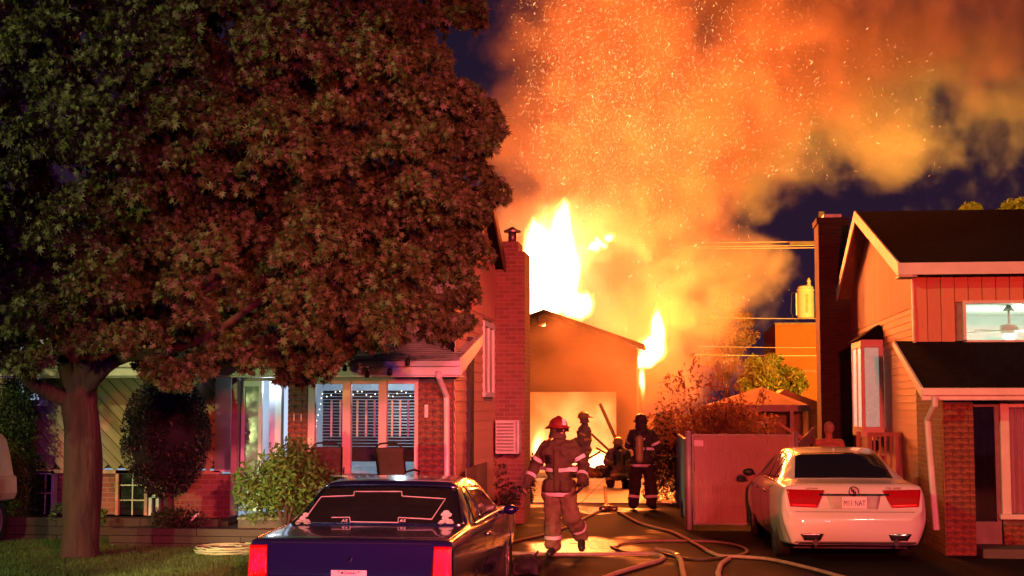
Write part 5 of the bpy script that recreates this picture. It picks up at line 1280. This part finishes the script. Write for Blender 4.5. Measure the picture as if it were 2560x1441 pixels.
        b.build('neck_flap', coat, he, smooth=True)
        b = MB().box(-.095, .095, .100, .110, -.045, .022, Matrix.Translation(hc) @ M.to_4x4()); b.build('visor', mat('smoked_visor', (.03, .02, .02), .1), he, bevel=.01)
    if hair:
        b = MB(); b.sphere(hc + M @ Vector((0, -.020, .028)), (.083, .100, .100), 16, 12, M); hh = fuse(b, 'hair', hair[0], o, .010, 1, hair[1], 30)
    if pack:
        ax = (V_['chest'] - V_['pelvis']).normalized(); bk = Vector((0, -1, 0)); bk = (bk - ax * bk.dot(ax)).normalized(); c = V_['pelvis'] * .35 + V_['chest'] * .65 + bk * .24
        b = MB(); capsule(b, c - ax * .20, c + ax * .17, .078, .078, 16); tk_ = b.build('air_cylinder', mat('cylinder_paint', (.30, .26, .10), .4), o, smooth=True)
        MB().tube([c + ax * .24, c + ax * .30], [.03, .03], 8).build('valve', boot_m, tk_)
        MB().tube([c - ax * .1 + bk * -.01, c - ax * .1 + bk * .001], [.085, .085], 16).build('strap', boot_m, tk_)
        sd_ = ax.cross(bk).normalized()
        for s in (-1, 1): MB().tube([c - bk * .05 + sd_ * .11 * s - ax * .12, c - bk * .02 + sd_ * .12 * s + ax * .12, V_['neck'] + sd_ * .10 * s + Vector((0, 0, .04)), V_['chest'] - bk * .19 + sd_ * .12 * s, V_['pelvis'] - bk * .17 + sd_ * .12 * s + ax * .1], .018, 6).build('harness_strap', boot_m, o)
    return o
STAND = dict(pelvis=(0, 0, .96), chest=(0, .01, 1.28), neck=(0, 0, 1.50), head=(0, .01, 1.68), shl=(-.19, 0, 1.43), shr=(.19, 0, 1.43), ell=(-.27, .0, 1.15), elr=(.27, 0, 1.15),
             wrl=(-.29, .10, .91), wrr=(.29, .10, .91), hipl=(-.10, 0, .92), hipr=(.10, 0, .92), knl=(-.12, .03, .50), knr=(.12, .03, .50), anl=(-.13, 0, .10), anr=(.13, 0, .10), tol=(-.15, .17, .05), tor=(.15, .17, .05))
def at_ground(px, Y): v = at(px, 1200, Y); return Vector((v.x, Y, 0.0))
red_h = mat('red_helmet', (.22, .022, .018), .4, var=.1, coat=.5); yel_h = mat('lime_helmet', (.50, .46, .12), .35, var=.1, coat=.5); blk_h = mat('dark_helmet', (.06, .03, .03), .35, coat=.5)
# facing the camera means rz = 180 degrees; left in the picture is then +x of the figure
J1 = dict(STAND); J1.update(knl=(-.17, .06, .53), anl=(-.24, -.26, .26), tol=(-.27, -.14, .10), knr=(.08, .06, .50), anr=(.08, .02, .11), tor=(.09, .20, .05), pelvis=(0, 0, .95), chest=(.0, .03, 1.28),
          elr=(.33, -.04, 1.19), wrr=(.41, .08, .98), ell=(-.34, .02, 1.20), wrl=(-.35, .20, 1.00), head=(0, .03, 1.69))
person(at_ground(1398, 19.2), R(172), 'firefighter in dark red coat and red helmet walking down the driveway towards the camera', J1, nomex_r, nomex_t, refl, red_h, hfwd=(-.75, .66, -.05))
J2 = dict(STAND); J2.update(ell=(-.26, .10, 1.18), wrl=(-.12, .30, 1.10), elr=(.27, .06, 1.16), wrr=(.20, .28, 1.02), head=(-.01, .03, 1.68), knl=(-.14, .05, .5), anl=(-.18, 0, .10), tol=(-.22, .16, .05))
person(at_ground(1462, 35.2), R(95), 'firefighter in grey green gear standing upright before the glowing garage door', J2, nomex_g, nomex_g, yel, yel_h, hfwd=(0, 1, -.1), vox=.015)
J3 = dict(pelvis=(0, -.05, .42), chest=(0, .06, .72), neck=(0, .10, .92), head=(0, .15, 1.08), shl=(-.19, .08, .87), shr=(.19, .08, .87), ell=(-.28, .22, .62), elr=(.28, .22, .62), wrl=(-.12, .42, .60), wrr=(.10, .44, .62),
          hipl=(-.11, -.05, .38), hipr=(.11, -.05, .38), knl=(-.20, .30, .42), knr=(.20, .16, .10), anl=(-.18, .22, .09), anr=(.18, -.26, .10), tol=(-.20, .38, .05), tor=(.20, -.36, .06))
person(at_ground(1547, 34.6), R(8), 'firefighter crouching with an air cylinder on the back, facing the garage fire', J3, nomex_g, nomex_k, yel, yel_h, pack=True, vox=.015)
J4 = dict(STAND); J4.update(ell=(-.30, .12, 1.22), wrl=(-.16, .36, 1.22), elr=(.30, .06, 1.17), wrr=(.26, .28, 1.06), head=(-.02, .03, 1.68), knl=(-.15, .04, .5), anl=(-.18, 0, .10), tol=(-.2, .17, .05), knr=(.15, .02, .5), anr=(.18, -.03, .10), tor=(.2, .14, .05))
person(at_ground(1606, 27.8), R(-12), 'firefighter in black gear with silver bands standing beside the rounded evergreen', J4, nomex_k, nomex_k, refl, blk_h, pack=True, vox=.014)
# bystanders beyond the white car
J5 = dict(STAND); J5.update(head=(0, 0, 1.59), neck=(0, 0, 1.42), chest=(0, 0, 1.20), shl=(-.20, .0, 1.36), shr=(.20, .0, 1.36), pelvis=(0, 0, .90), hipl=(-.10, 0, .87), hipr=(.10, 0, .87), ell=(-.46, .08, 1.45), wrl=(-.71, .12, 1.61), elr=(.26, -.02, 1.10), wrr=(.27, .10, .88), curl=(.25, 0, 0))
person(at_ground(2074, 24.7), R(0), 'shirtless grey haired man behind the white car, one arm stretched out to the left', J5, hair=(mat('grey_hair', (.42, .37, .33), .9, bump=.6), .006), hfwd=(-.35, .93, 0), shorts=mat('dark_shorts', (.04, .05, .08), .8))
k_ = 1.40 / 1.80
J6 = {k: tuple(c * k_ for c in v) for k, v in STAND.items()}
p6 = person(at_ground(2188, 24.0), R(20), 'dark haired child mostly hidden behind the white car beside the landing', J6, hair=(mat('dark_hair', (.015, .01, .01), .8, bump=.6), .005), shorts=mat('dark_shorts', (.04, .05, .08)))
# ------------------------------------------------------------------ fences, garden, hoses, wires and small things
def taper(name, mb_fn): pass
# privacy slatted chain link gate
FY = 23.5
GT = empty('slatted_gate', (0, 0, 0), 'chain link gate with privacy slats and a small blank plate, beside the white car', 'gate')
fx0 = at(1733, 1200, FY).x; fx1 = at(1985, 1200, FY).x; zt = at(1850, 1088, FY).z; zb_ = .09
slm = mat('privacy_slat', (.42, .22, .15), .6, var=.2, scale=3, bump=.3, stretch=(8, 8, 1))
steel = mat('galvanised', (.42, .40, .42), .5, metal=.2, var=.15)
MB().cyl((at(1722, 1200, FY).x, FY, 0), (at(1722, 1200, FY).x, FY, zt + .06), .045, 12).build('gate_post', steel, GT, smooth=True)
MB().cyl((fx1 + .04, FY, 0), (fx1 + .04, FY, zt + .05), .035, 12).build('gate_post', steel, GT, smooth=True)
MB().tube([(fx0, FY, zb_), (fx0, FY, zt), (fx1, FY, zt), (fx1, FY, zb_), (fx0, FY, zb_)], .018, 8).build('frame', steel, GT, smooth=True)
mb = MB(); x = fx0 + .03
while x < fx1 - .02:
    a = random.uniform(-.004, .004); mb.box(x, x + .034, FY - .004 + a, FY + .004 + a, zb_ + .02, zt - .02 + random.uniform(-.01, .008)); x += .040
tag(mb.build('slats', slm, GT), kind='stuff')
mb = MB(); n = 46
for k in range(-int((zt - zb_) / .04), int((fx1 - fx0) / .04)):     # woven wire, both diagonals
    for sg in (1, -1):
        xa = fx0 + k * .04 * 1.0; H_ = zt - zb_; t0_ = max(0, (fx0 - xa) / H_); t1_ = min(1, (fx1 - xa) / H_)
        if t1_ - t0_ < .02: continue
        za, zb2 = zb_ + H_ * t0_, zb_ + H_ * t1_
        if sg < 0: za, zb2 = zt - H_ * t0_, zt - H_ * t1_
        mb.bar((xa + H_ * t0_, FY - .012, za), (xa + H_ * t1_, FY - .012, zb2), .004, .004)
tag(mb.build('wire_mesh', steel, GT), kind='stuff')
a = at(1735, 1116, FY - .03); b = at(1758, 1101, FY - .03)
box('blank_plate', mat('white_plate', (.8, .75, .8), .5), GT, a.x, b.x, FY - .035, FY - .028, a.z, b.z, bevel=.006)
SF = empty('side_fence', (0, 0, 0), 'narrow slatted wire fence running back from the gate post', 'fence')
pa = Vector((at(1716, 1200, FY).x, FY + .1, 0)); pb = Vector((at(1690, 1200, 31).x, 31, 0))
for k in range(4):
    p = pa.lerp(pb, k / 3); MB().cyl(p, p + Vector((0, 0, 1.45)), .03, 10).build('post', steel, SF, smooth=True)
MB().bar(pa + Vector((0, 0, 1.42)), pb + Vector((0, 0, 1.42)), .03, .03).build('rail', steel, SF)
slm2 = unit_mesh('slat', mat('grey_slat', (.45, .45, .52), .6, var=.15))
for k in range(90):
    p = pa.lerp(pb, (k + .5) / 90); piece('slat', slm2, SF, (p.x, p.y, .74), (.006, .07, 1.28))
MB().sphere((0, 0, 0), (.09, .05, .09), 8, 6).build('reflector', mat('blue_reflector', (.3, .4, .8), .3), SF, loc=(at(1672, 1200, 27).x, 26.6, .42)) if False else None
# garden walls and beds
wdk = mat('dark_timber', (.07, .04, .035), .85, var=.4, scale=4, bump=.5, stretch=(.6, 4, 4)); wdm = unit_mesh('timber', wdk)
def timberwall(label, x0, x1, y, z0, z1, rows, group='timber garden walls'):
    o = empty('garden_wall', (x0, y, 0), label, 'garden wall', group); h = (z1 - z0) / rows
    for r in range(rows):
        x = x0 - (.6 if r % 2 else 0)
        while x < x1:
            a = max(x, x0); b = min(x + 1.2, x1)
            if b - a > .05: piece('timber', wdm, o, ((a + b) / 2 - x0, random.uniform(-.006, .006), z0 + h * (r + .5)), (b - a - .008, .12, h - .008))
            x += 1.2
    return o
lx = at(276, 1350, 18.6).x
timberwall('front timber wall along the lawn, right of the maple trunk', lx, -4.2, 18.6, .08, .37, 3)
timberwall('rear timber wall under the basement windows, behind the maple trunk', at(-60, 1350, 19.35).x, -6.3, 19.35, .08, .44, 3)
tag(box('garden_bed', mat('mulch', (.04, .025, .018), .95, bump=.8, bscale=30), None, lx + .05, -4.25, 18.66, 19.9, .05, .335), kind='structure')
tag(box('upper_bed', mat('mulch', (.04, .025, .018)), None, -12, -6.2, 19.41, 20.4, .05, .40), kind='structure')
o = tag(MB().bar(at(1145 / 2.4, 840 + 1105 / 2.4, 18.9), at(1190 / 2.4, 840 + 1065 / 2.4, 18.95), .03, .03).build('garden_stake', trim), 'pale stake leaning on the garden bed', 'stake')
# coiled rope on the grass
c = gd(568, 1386, .12); P_ = []
for k in range(220):
    a = k * .35; rr = .20 + .11 * math.sin(k * .21) + .04 * random.random(); P_.append((c.x + rr * 1.25 * math.cos(a), c.y + rr * 1.3 * math.sin(a), .13 + .0004 * k + .012 * random.random()))
tag(MB().tube(P_, .012, 6).build('coiled_rope', mat('pale_rope', (.42, .36, .24), .9, bump=.5, bscale=80), smooth=True), 'tangled pale rope lying on the lawn beside the blue car', 'rope')
# porch chairs
cf = mat('chair_sling', (.08, .035, .03), .8, bump=.4, bscale=90); cm = mat('chair_metal', (.03, .02, .02), .4, metal=.5)
def chair(px, Y, rz, label):
    v = at(px, 1150, Y); o = empty('patio_chair', (v.x, Y, .5), label, 'chair', 'patio chairs on the deck', rz=rz); o.scale = (.84, .84, .95)
    G = []
    for j in range(9):
        t = j / 8; z = .42 + .55 * t; y = -.22 - .16 * t + .03 * math.sin(t * 3); w = .225 + .02 * t; G.append([(w * u, y - .02 * (1 - u * u), z + (.012 * (1 - u * u) if j == 8 else 0)) for u in np.linspace(-1, 1, 9)])
    b_ = MB().grid(G).build('backrest', cf, o, smooth=True); b_.modifiers.new('s', 'SOLIDIFY').thickness = .012
    b_ = MB().grid([[(.23 * u, -.22 + .48 * j / 6, .42 - .02 * math.sin(j / 6 * 3.1)) for u in (-1, 0, 1)] for j in range(7)]).build('seat', cf, o, smooth=True); b_.modifiers.new('s', 'SOLIDIFY').thickness = .012
    MB().tube([(-.235, -.21, .40), (-.25, -.38, .97), (-.15, -.405, 1.03), (0, -.41, 1.045), (.15, -.405, 1.03), (.25, -.38, .97), (.235, -.21, .40)], .013, 8).build('back_frame', cm, o, smooth=True)
    for s in (-1, 1):
        MB().tube([(s * .24, -.30, .0), (s * .24, -.20, .42)], .013, 8).build('leg', cm, o); MB().tube([(s * .24, .28, 0), (s * .24, .24, .42), (s * .245, .22, .62)], .013, 8).build('leg', cm, o)
        MB().tube([(s * .245, .26, .63), (s * .26, 0, .66), (s * .25, -.28, .64)], .016, 8).build('armrest', cm, o)
    return o
chair(998, 19.25, R(-14), 'dark red sling patio chair in front of the right patio pane')
chair(820, 19.5, R(10), 'patio chair half hidden behind the leafy shrub')
tb = empty('patio_table', (at(885, 1150, 18.9).x, 18.9, .5), 'low glass patio table between the two deck chairs', 'table')
MB().cyl((0, 0, .56), (0, 0, .575), .32, 24).build('tabletop', mat('grey_top', (.2, .2, .22), .2), tb); 
for k in range(3): MB().tube([(.05 * math.cos(k * 2.1), .05 * math.sin(k * 2.1), .56), (.26 * math.cos(k * 2.1), .26 * math.sin(k * 2.1), 0)], .012, 6).build('leg', cm, tb)
# heat pump on the chimney
HP = empty('heat_pump', (-2.88, 24.14, 1.18), 'white heat pump box fixed low on the brick chimney', 'heat pump')
hpm = mat('heat_pump_white', (.62, .60, .56), .5); 
box('casing', hpm, HP, -.20, .20, -.15, .20, 0, .56, bevel=.012)
lv = unit_mesh('louvre', mat('louvre_grey', (.35, .33, .31), .5))
for k in range(9): piece('louvre', lv, HP, (-.03, -.158, .06 + k * .055), (.28, .014, .030), Matrix.Rotation(R(30), 3, 'X'))
for s in (-1, 1): MB().bar((s * .15, .25, -.03), (s * .15, -.12, -.03), .03, .04).build('bracket', cm, HP)
MB().box(.14, .17, -.16, -.15, .02, .54).build('corner_trim', mat('grey_trim', (.3, .3, .3), .5), HP)
# plank screen by the side wall, tap and hose reel
PS = empty('plank_screen', (0, 0, 0), 'low brown plank screen against the side wall of the left house', 'fence')
plm = unit_mesh('plank', mat('brown_plank', (.16, .09, .07), .85, var=.3, bump=.4, stretch=(3, 3, .5)))
for k in range(14): piece('plank', plm, PS, (-3.0, 20.2 + k * .155, .56), (.025, .145, 1.10 + random.uniform(-.015, .015)))
for k in range(2): box('rail', mat('brown_plank', (.16, .09, .07)), PS, -3.045, -3.015, 20.1, 22.3, .25 + k * .6, .33 + k * .6)
c = at(1185, 1133, 22.6)
MB().tube([c + Vector((0, -.02, -.05)), c + Vector((.0, 0, .08)), c + Vector((.02, .12, .12)), c + Vector((.0, .2, .02)), c + Vector((0, .1, -.5))], .012, 8).build('garden_tap_hose', black_p)
tag(bpy.data.objects['garden_tap_hose'], 'thin garden hose looped over the plank screen', 'hose')
# fire hoses: ground curves from the photograph, laid flat on the driveway
def hose(pts, r, label, m, z=.0, over=None, couple=()):
    r *= .86
    W = [gd(px, py, 0) for px, py in pts]; P_ = []
    for i in range(len(W) - 1):
        a = W[max(i - 1, 0)]; b = W[i]; c = W[i + 1]; d = W[min(i + 2, len(W) - 1)]
        for k in range(12):
            t = k / 12; P_.append(.5 * ((2 * b) + (c - a) * t + (2 * a - 5 * b + 4 * c - d) * t * t + (3 * b - a - 3 * c + d) * t ** 3))
    P_.append(W[-1])
    P_ = [Vector((p.x + .01 * mnoise.noise(p * 1.7), p.y, r + z + .004)) for p in P_]
    if over:
        for (i0, i1, h) in over:
            for k in range(len(P_)):
                u = k / 12
                if i0 <= u <= i1: P_[k].z += h * math.sin(math.pi * (u - i0) / (i1 - i0)) ** .6
    o = MB().tube(P_, [r * (1 + .05 * mnoise.noise(p * 4)) for p in P_], 12).build('fire_hose', m, smooth=True)
    tag(o, label, 'fire hose', 'hoses on the driveway'); o.scale = (1, 1, .72)
    for q in couple:
        k = min(int(q * 12), len(P_) - 2); d = (P_[k + 1] - P_[k]).normalized(); c = P_[k]
        MB().tube([c - d * .08, c - d * .05, c - d * .01, c + d * .01, c + d * .05, c + d * .08], [r * 1.25, r * 1.45, r * 1.3, r * 1.3, r * 1.45, r * 1.25], 14).build('coupling', mat('brass', (.45, .35, .2), .35, metal=.9), o, smooth=True)
    return o
hm = mat('pale_hose_jacket', (.40, .31, .22), .8, var=.25, scale=9, bump=.4, bscale=120); hm2 = mat('brown_hose_jacket', (.26, .18, .12), .8, var=.25, scale=9, bump=.4, bscale=120)
hose([(1512, 1218), (1514, 1245), (1515, 1272)], .040, 'short pale hose running from the crouching firefighter to the divider', hm, couple=(1.9,))
hose([(1545, 1283), (1600, 1312), (1680, 1335), (1730, 1360), (1790, 1392), (1850, 1397), (1920, 1403), (2000, 1420), (2080, 1441), (2200, 1475)], .036, 'long pale hose running from the divider towards the white car and off to the right', hm, couple=(.2,))
hose([(1505, 1278), (1460, 1300), (1445, 1310), (1380, 1335), (1310, 1353), (1240, 1370)], .034, 'brown hose running left from the divider under the walking firefighter', hm2)
hose([(1230, 1388), (1310, 1390), (1400, 1392), (1500, 1392), (1600, 1390), (1650, 1394), (1652, 1406), (1600, 1422), (1540, 1440), (1480, 1465)], .040, 'thick grey hose crossing the driveway and doubling back to the left', mat('grey_hose_jacket', (.34, .27, .22), .8, var=.25, scale=9, bump=.4, bscale=120), z=.004)
hose([(1640, 1389), (1680, 1397), (1700, 1415), (1706, 1441), (1712, 1475)], .038, 'hose bending from the crossing down towards the camera', hm, z=.078, couple=(1.6,))
hose([(1528, 1371), (1560, 1383), (1600, 1386), (1650, 1386), (1700, 1398), (1760, 1403), (1830, 1396), (1900, 1400)], .026, 'dark thin hose winding between the pale hoses', mat('dark_hose', (.06, .045, .035), .6), couple=())
hose([(1540, 1372), (1555, 1364), (1620, 1357), (1720, 1356), (1800, 1360), (1850, 1370), (1868, 1382), (1852, 1391), (1836, 1396)], .028, 'looped pale hose lying in a long oval', hm2, z=.002, couple=(.1,))
hose([(1822, 1402), (1806, 1412), (1798, 1430), (1796, 1460)], .038, 'pale hose leaving the oval loop towards the camera', hm)
# divider
c = gd(1520, 1279, 0); dv = empty('hose_divider', (c.x, c.y, 0), 'metal hose divider where three hoses meet', 'hose fitting')
brass = mat('brass', (.45, .35, .2))
MB().tube([(0, .18, .06), (0, .05, .06), (-.02, -.02, .06), (-.13, -.14, .05)], [.05, .055, .06, .05], 12).build('body', brass, dv, smooth=True)
MB().tube([(0, .05, .06), (.04, -.03, .06), (.16, -.12, .05)], [.05, .055, .048], 12).build('branch', brass, dv, smooth=True)
MB().bar((-.05, -.02, .11), (.05, .04, .15), .02, .02).build('handle', mat('red_handle', (.4, .03, .02), .5), dv)
c = gd(1318, 1436, 0)
bg_ = empty('equipment_bag', (c.x, c.y, 0), 'black rounded equipment bag on the ground beside the blue car', 'bag')
b_ = MB(); b_.sphere((0, 0, .11), (.19, .34, .12), 18, 12); b_.box(-.15, .15, -.26, .26, .02, .16); fuse(b_, 'sack', mat('black_canvas', (.02, .018, .02), .8, bump=.5), bg_, .015, 4, .02, 7)
MB().tube([(.08, -.16, .20), (.12, -.1, .26), (.12, .1, .26), (.08, .16, .20)], .012, 6).build('handle', black_p, bg_, smooth=True)
# folded garden tool silhouettes by the gate: black tripod stand
c = at(2020, 1085, 24.2); st_ = empty('folded_easel', (c.x, 24.2, 0), 'black slanting panel stand behind the gate end, next to the pointing man', 'stand')
MB().prism([(-.20, 0, 1.34), (.10, 0, 1.64), (.12, 0, 1.36), (.02, 0, 1.36), (-.02, 0, 1.28), (-.2, 0, 1.28)], (0, .03, 0)).build('panel', black_p, st_)
for s in (-.12, .06): MB().cyl((s, .015, 0), (s, .015, 1.35), .014, 8).build('leg', black_p, st_)
# pavilion and neighbour building
PY = 36.0
PV = empty('pavilion', (0, 0, 0), 'small hip roofed garden pavilion with pale eaves behind the bronze bush', 'pavilion')
pt = mat('pale_paint', (.65, .55, .42), .6, var=.1)
xa = at(1770, 1012, PY).x; xb = at(1992, 1012, PY).x; zc = at(1900, 1013, PY).z; zp = at(1910, 966, PY).z; xm = at(1910, 966, PY).x
b = MB(); v = [b.bm.verts.new(p) for p in ((xa, PY, zc), (xb, PY, zc), (xb + .5, PY + 2.4, zc), (xa, PY + 2.4, zc), (xm, PY + 1.2, zp))]
for f in ((0, 1, 4), (1, 2, 4), (2, 3, 4), (3, 0, 4)): b.bm.faces.new([v[i] for i in f])
b.build('roof', mat('tan_roof', (.36, .24, .15), .85, var=.2, scale=4, bump=.4), PV)
MB().box(xa, xb + .02, PY - .03, PY, zc - .16, zc + .005).prism([(xb, PY, zc), (xb + .5, PY + 2.4, zc), (xb + .5, PY + 2.4, zc - .16), (xb, PY, zc - .16)], (.02, 0, 0)).build('fascia', pt, PV)
for x, y in ((xb - .12, PY + .06), (xb + .36, PY + 2.3), (xa + .1, PY + .1)): MB().box(x - .045, x + .045, y - .045, y + .045, 0, zc - .15).build('post', pt, PV)
box('back_wall', mat('tan_boards', (.45, .34, .22), .8, var=.2), PV, xa, xb + .3, PY + 1.9, PY + 1.98, 0, zc)
wa = at(1893, 1084, PY + 1.8); wb_ = at(1924, 1054, PY + 1.8)
wn = MB().box(wa.x, wb_.x, PY + 1.80, PY + 1.89, wb_.z - .06, wb_.z).box(wa.x, wa.x + .05, PY + 1.80, PY + 1.89, 1.0, wb_.z - .06).box(wb_.x - .05, wb_.x, PY + 1.80, PY + 1.89, 1.0, wb_.z - .06).build('window', trim, PV)
box('pane', dkglass, wn, wa.x + .05, wb_.x - .05, PY + 1.84, PY + 1.85, 1.0, wb_.z - .06)
# second roof slope at the right of it
S2 = empty('shed', (0, 0, 0), 'shed with sloping tan roof between the pavilion and the right chimney', 'shed')
za = at(1990, 985, 39).z; x1_ = at(1960, 985, 39).x; x2_ = at(2075, 1013, 39).x; z2_ = at(2045, 1015, 39).z
MB().prism([(x1_ - .5, 39, z2_), (x1_, 39, za + .12), (x2_, 39, z2_), (x2_, 39, z2_ - .14), (x1_ - .5, 39, z2_ - .14)], (0, 2.5, 0)).build('roof', mat('tan_roof', (.36, .24, .15)), S2)
box('wall', mat('tan_boards', (.45, .34, .22)), S2, x1_ - .4, x2_ - .1, 39.1, 41.4, 0, z2_ - .14)
box('post', pt, S2, x1_ + .55, x1_ + .63, 38.98, 39.05, 0, z2_ - .14)
# distant building lit by the fire
BY = 58; b0_ = at(1938, 812, BY)
FB_ = empty('apartment_building', (0, 0, 0), 'plain flat roofed building glowing orange behind the transformer', 'building')
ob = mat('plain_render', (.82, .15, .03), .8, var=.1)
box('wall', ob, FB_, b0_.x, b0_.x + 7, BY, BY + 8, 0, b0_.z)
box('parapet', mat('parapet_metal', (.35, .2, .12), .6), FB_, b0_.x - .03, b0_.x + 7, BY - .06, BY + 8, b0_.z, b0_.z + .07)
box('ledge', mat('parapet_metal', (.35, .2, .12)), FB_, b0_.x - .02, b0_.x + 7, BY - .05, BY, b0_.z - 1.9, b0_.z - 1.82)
# pole, transformer and wires
UY = 50; c = at(2058, 800, UY)
UP = empty('utility_pole', (c.x, UY, 0), 'wooden utility pole hidden behind the right chimney', 'utility pole')
MB().cyl((0, 0, 0), (0, 0, 8.6), .15, 12, .11).build('pole', mat('pole_wood', (.10, .07, .05), .9, bump=.5), UP, smooth=True)
MB().box(-1.1, .9, -.20, -.10, at(2000, 603, UY).z - .16, at(2000, 603, UY).z - .04).build('crossarm', mat('pole_wood', (.10, .07, .05)), UP)
c = at(2014, 758, UY - .2); TF = empty('transformer', (c.x, UY - .2, c.z), 'pale cylindrical transformer hanging left of the right chimney', 'transformer')
tm = mat('transformer_grey', (.38, .36, .33), .5, var=.1)
MB().tube([(0, 0, -.52), (0, 0, -.49), (0, 0, .42), (0, 0, .44), (0, 0, .50)], [.26, .285, .285, .31, .25], 24).build('tank', tm, TF, smooth=True)
MB().tube([(0, 0, .50), (0, 0, .56), (0, 0, .60)], [.27, .25, .10], 20).build('lid', tm, TF, smooth=True)
for x in (.12,): MB().tube([(x, 0, .55), (x, 0, .62), (x, 0, .68), (x, 0, .74), (x, 0, .8), (x, 0, .86)], [.05, .075, .045, .07, .04, .02], 12).build('bushing', mat('porcelain', (.5, .3, .2), .3), TF, smooth=True)
for x in (-.30, -.22): MB().box(x - .03, x + .01, -.06, .06, -.42, .34).build('cooling_fin', tm, TF)
MB().box(-.02, .06, -.31, -.27, -.35, .28).build('rib', mat('rib_brown', (.2, .17, .13), .6), TF)  # rib in a browner, darker tone than the tank
MB().tube([(-.28, -.05, .38), (-.46, -.05, .34), (-.50, -.05, -.3), (-.40, -.05, -.56), (-.22, -.05, -.66)], .012, 6).build('lead', black_p, TF, smooth=True)
wm = mat('wire_metal', (.55, .35, .30), .5); labs = ['highest of the three close power lines', 'middle of the three close power lines', 'lowest of the three close power lines', 'single cable running at the foot of the transformer', 'upper thin cable crossing low over the bushes', 'lower thick cable crossing just above the yellow tree']
for i, (y0_, y1_, r, x0_) in enumerate(((608, 602, .014, 1500), (617, 612, .016, 1500), (622, 618, .016, 1500), (794, 796, .012, 1760), (866, 869, .010, 1740), (887, 889, .016, 1730))):
    P_ = [at(x0_ + (2150 - x0_) * k / 24, y0_ + (y1_ - y0_) * k / 24 + 2.0 * math.sin(math.pi * k / 24), UY) for k in range(25)]
    tag(MB().tube(P_, r, 6).build('power_line', wm, smooth=True), labs[i], 'power line', 'overhead lines')
# fallen leaves on the lawn
r = np.random.RandomState(44); Q = np.stack([r.uniform(-8.9, -4.4, 130), r.uniform(15.6, 18.4, 130), np.full(130, .165)], 1)
me = leafmesh('fallen_leaves', Q, .05, maple_m, MAPLE, MAPLE_F, 0, .9, r, (0, 0, 3)); o = bpy.data.objects.new('fallen_leaves', me); col.objects.link(o)
tag(o, 'fallen maple leaves scattered over the lawn', 'leaves', kind='stuff')
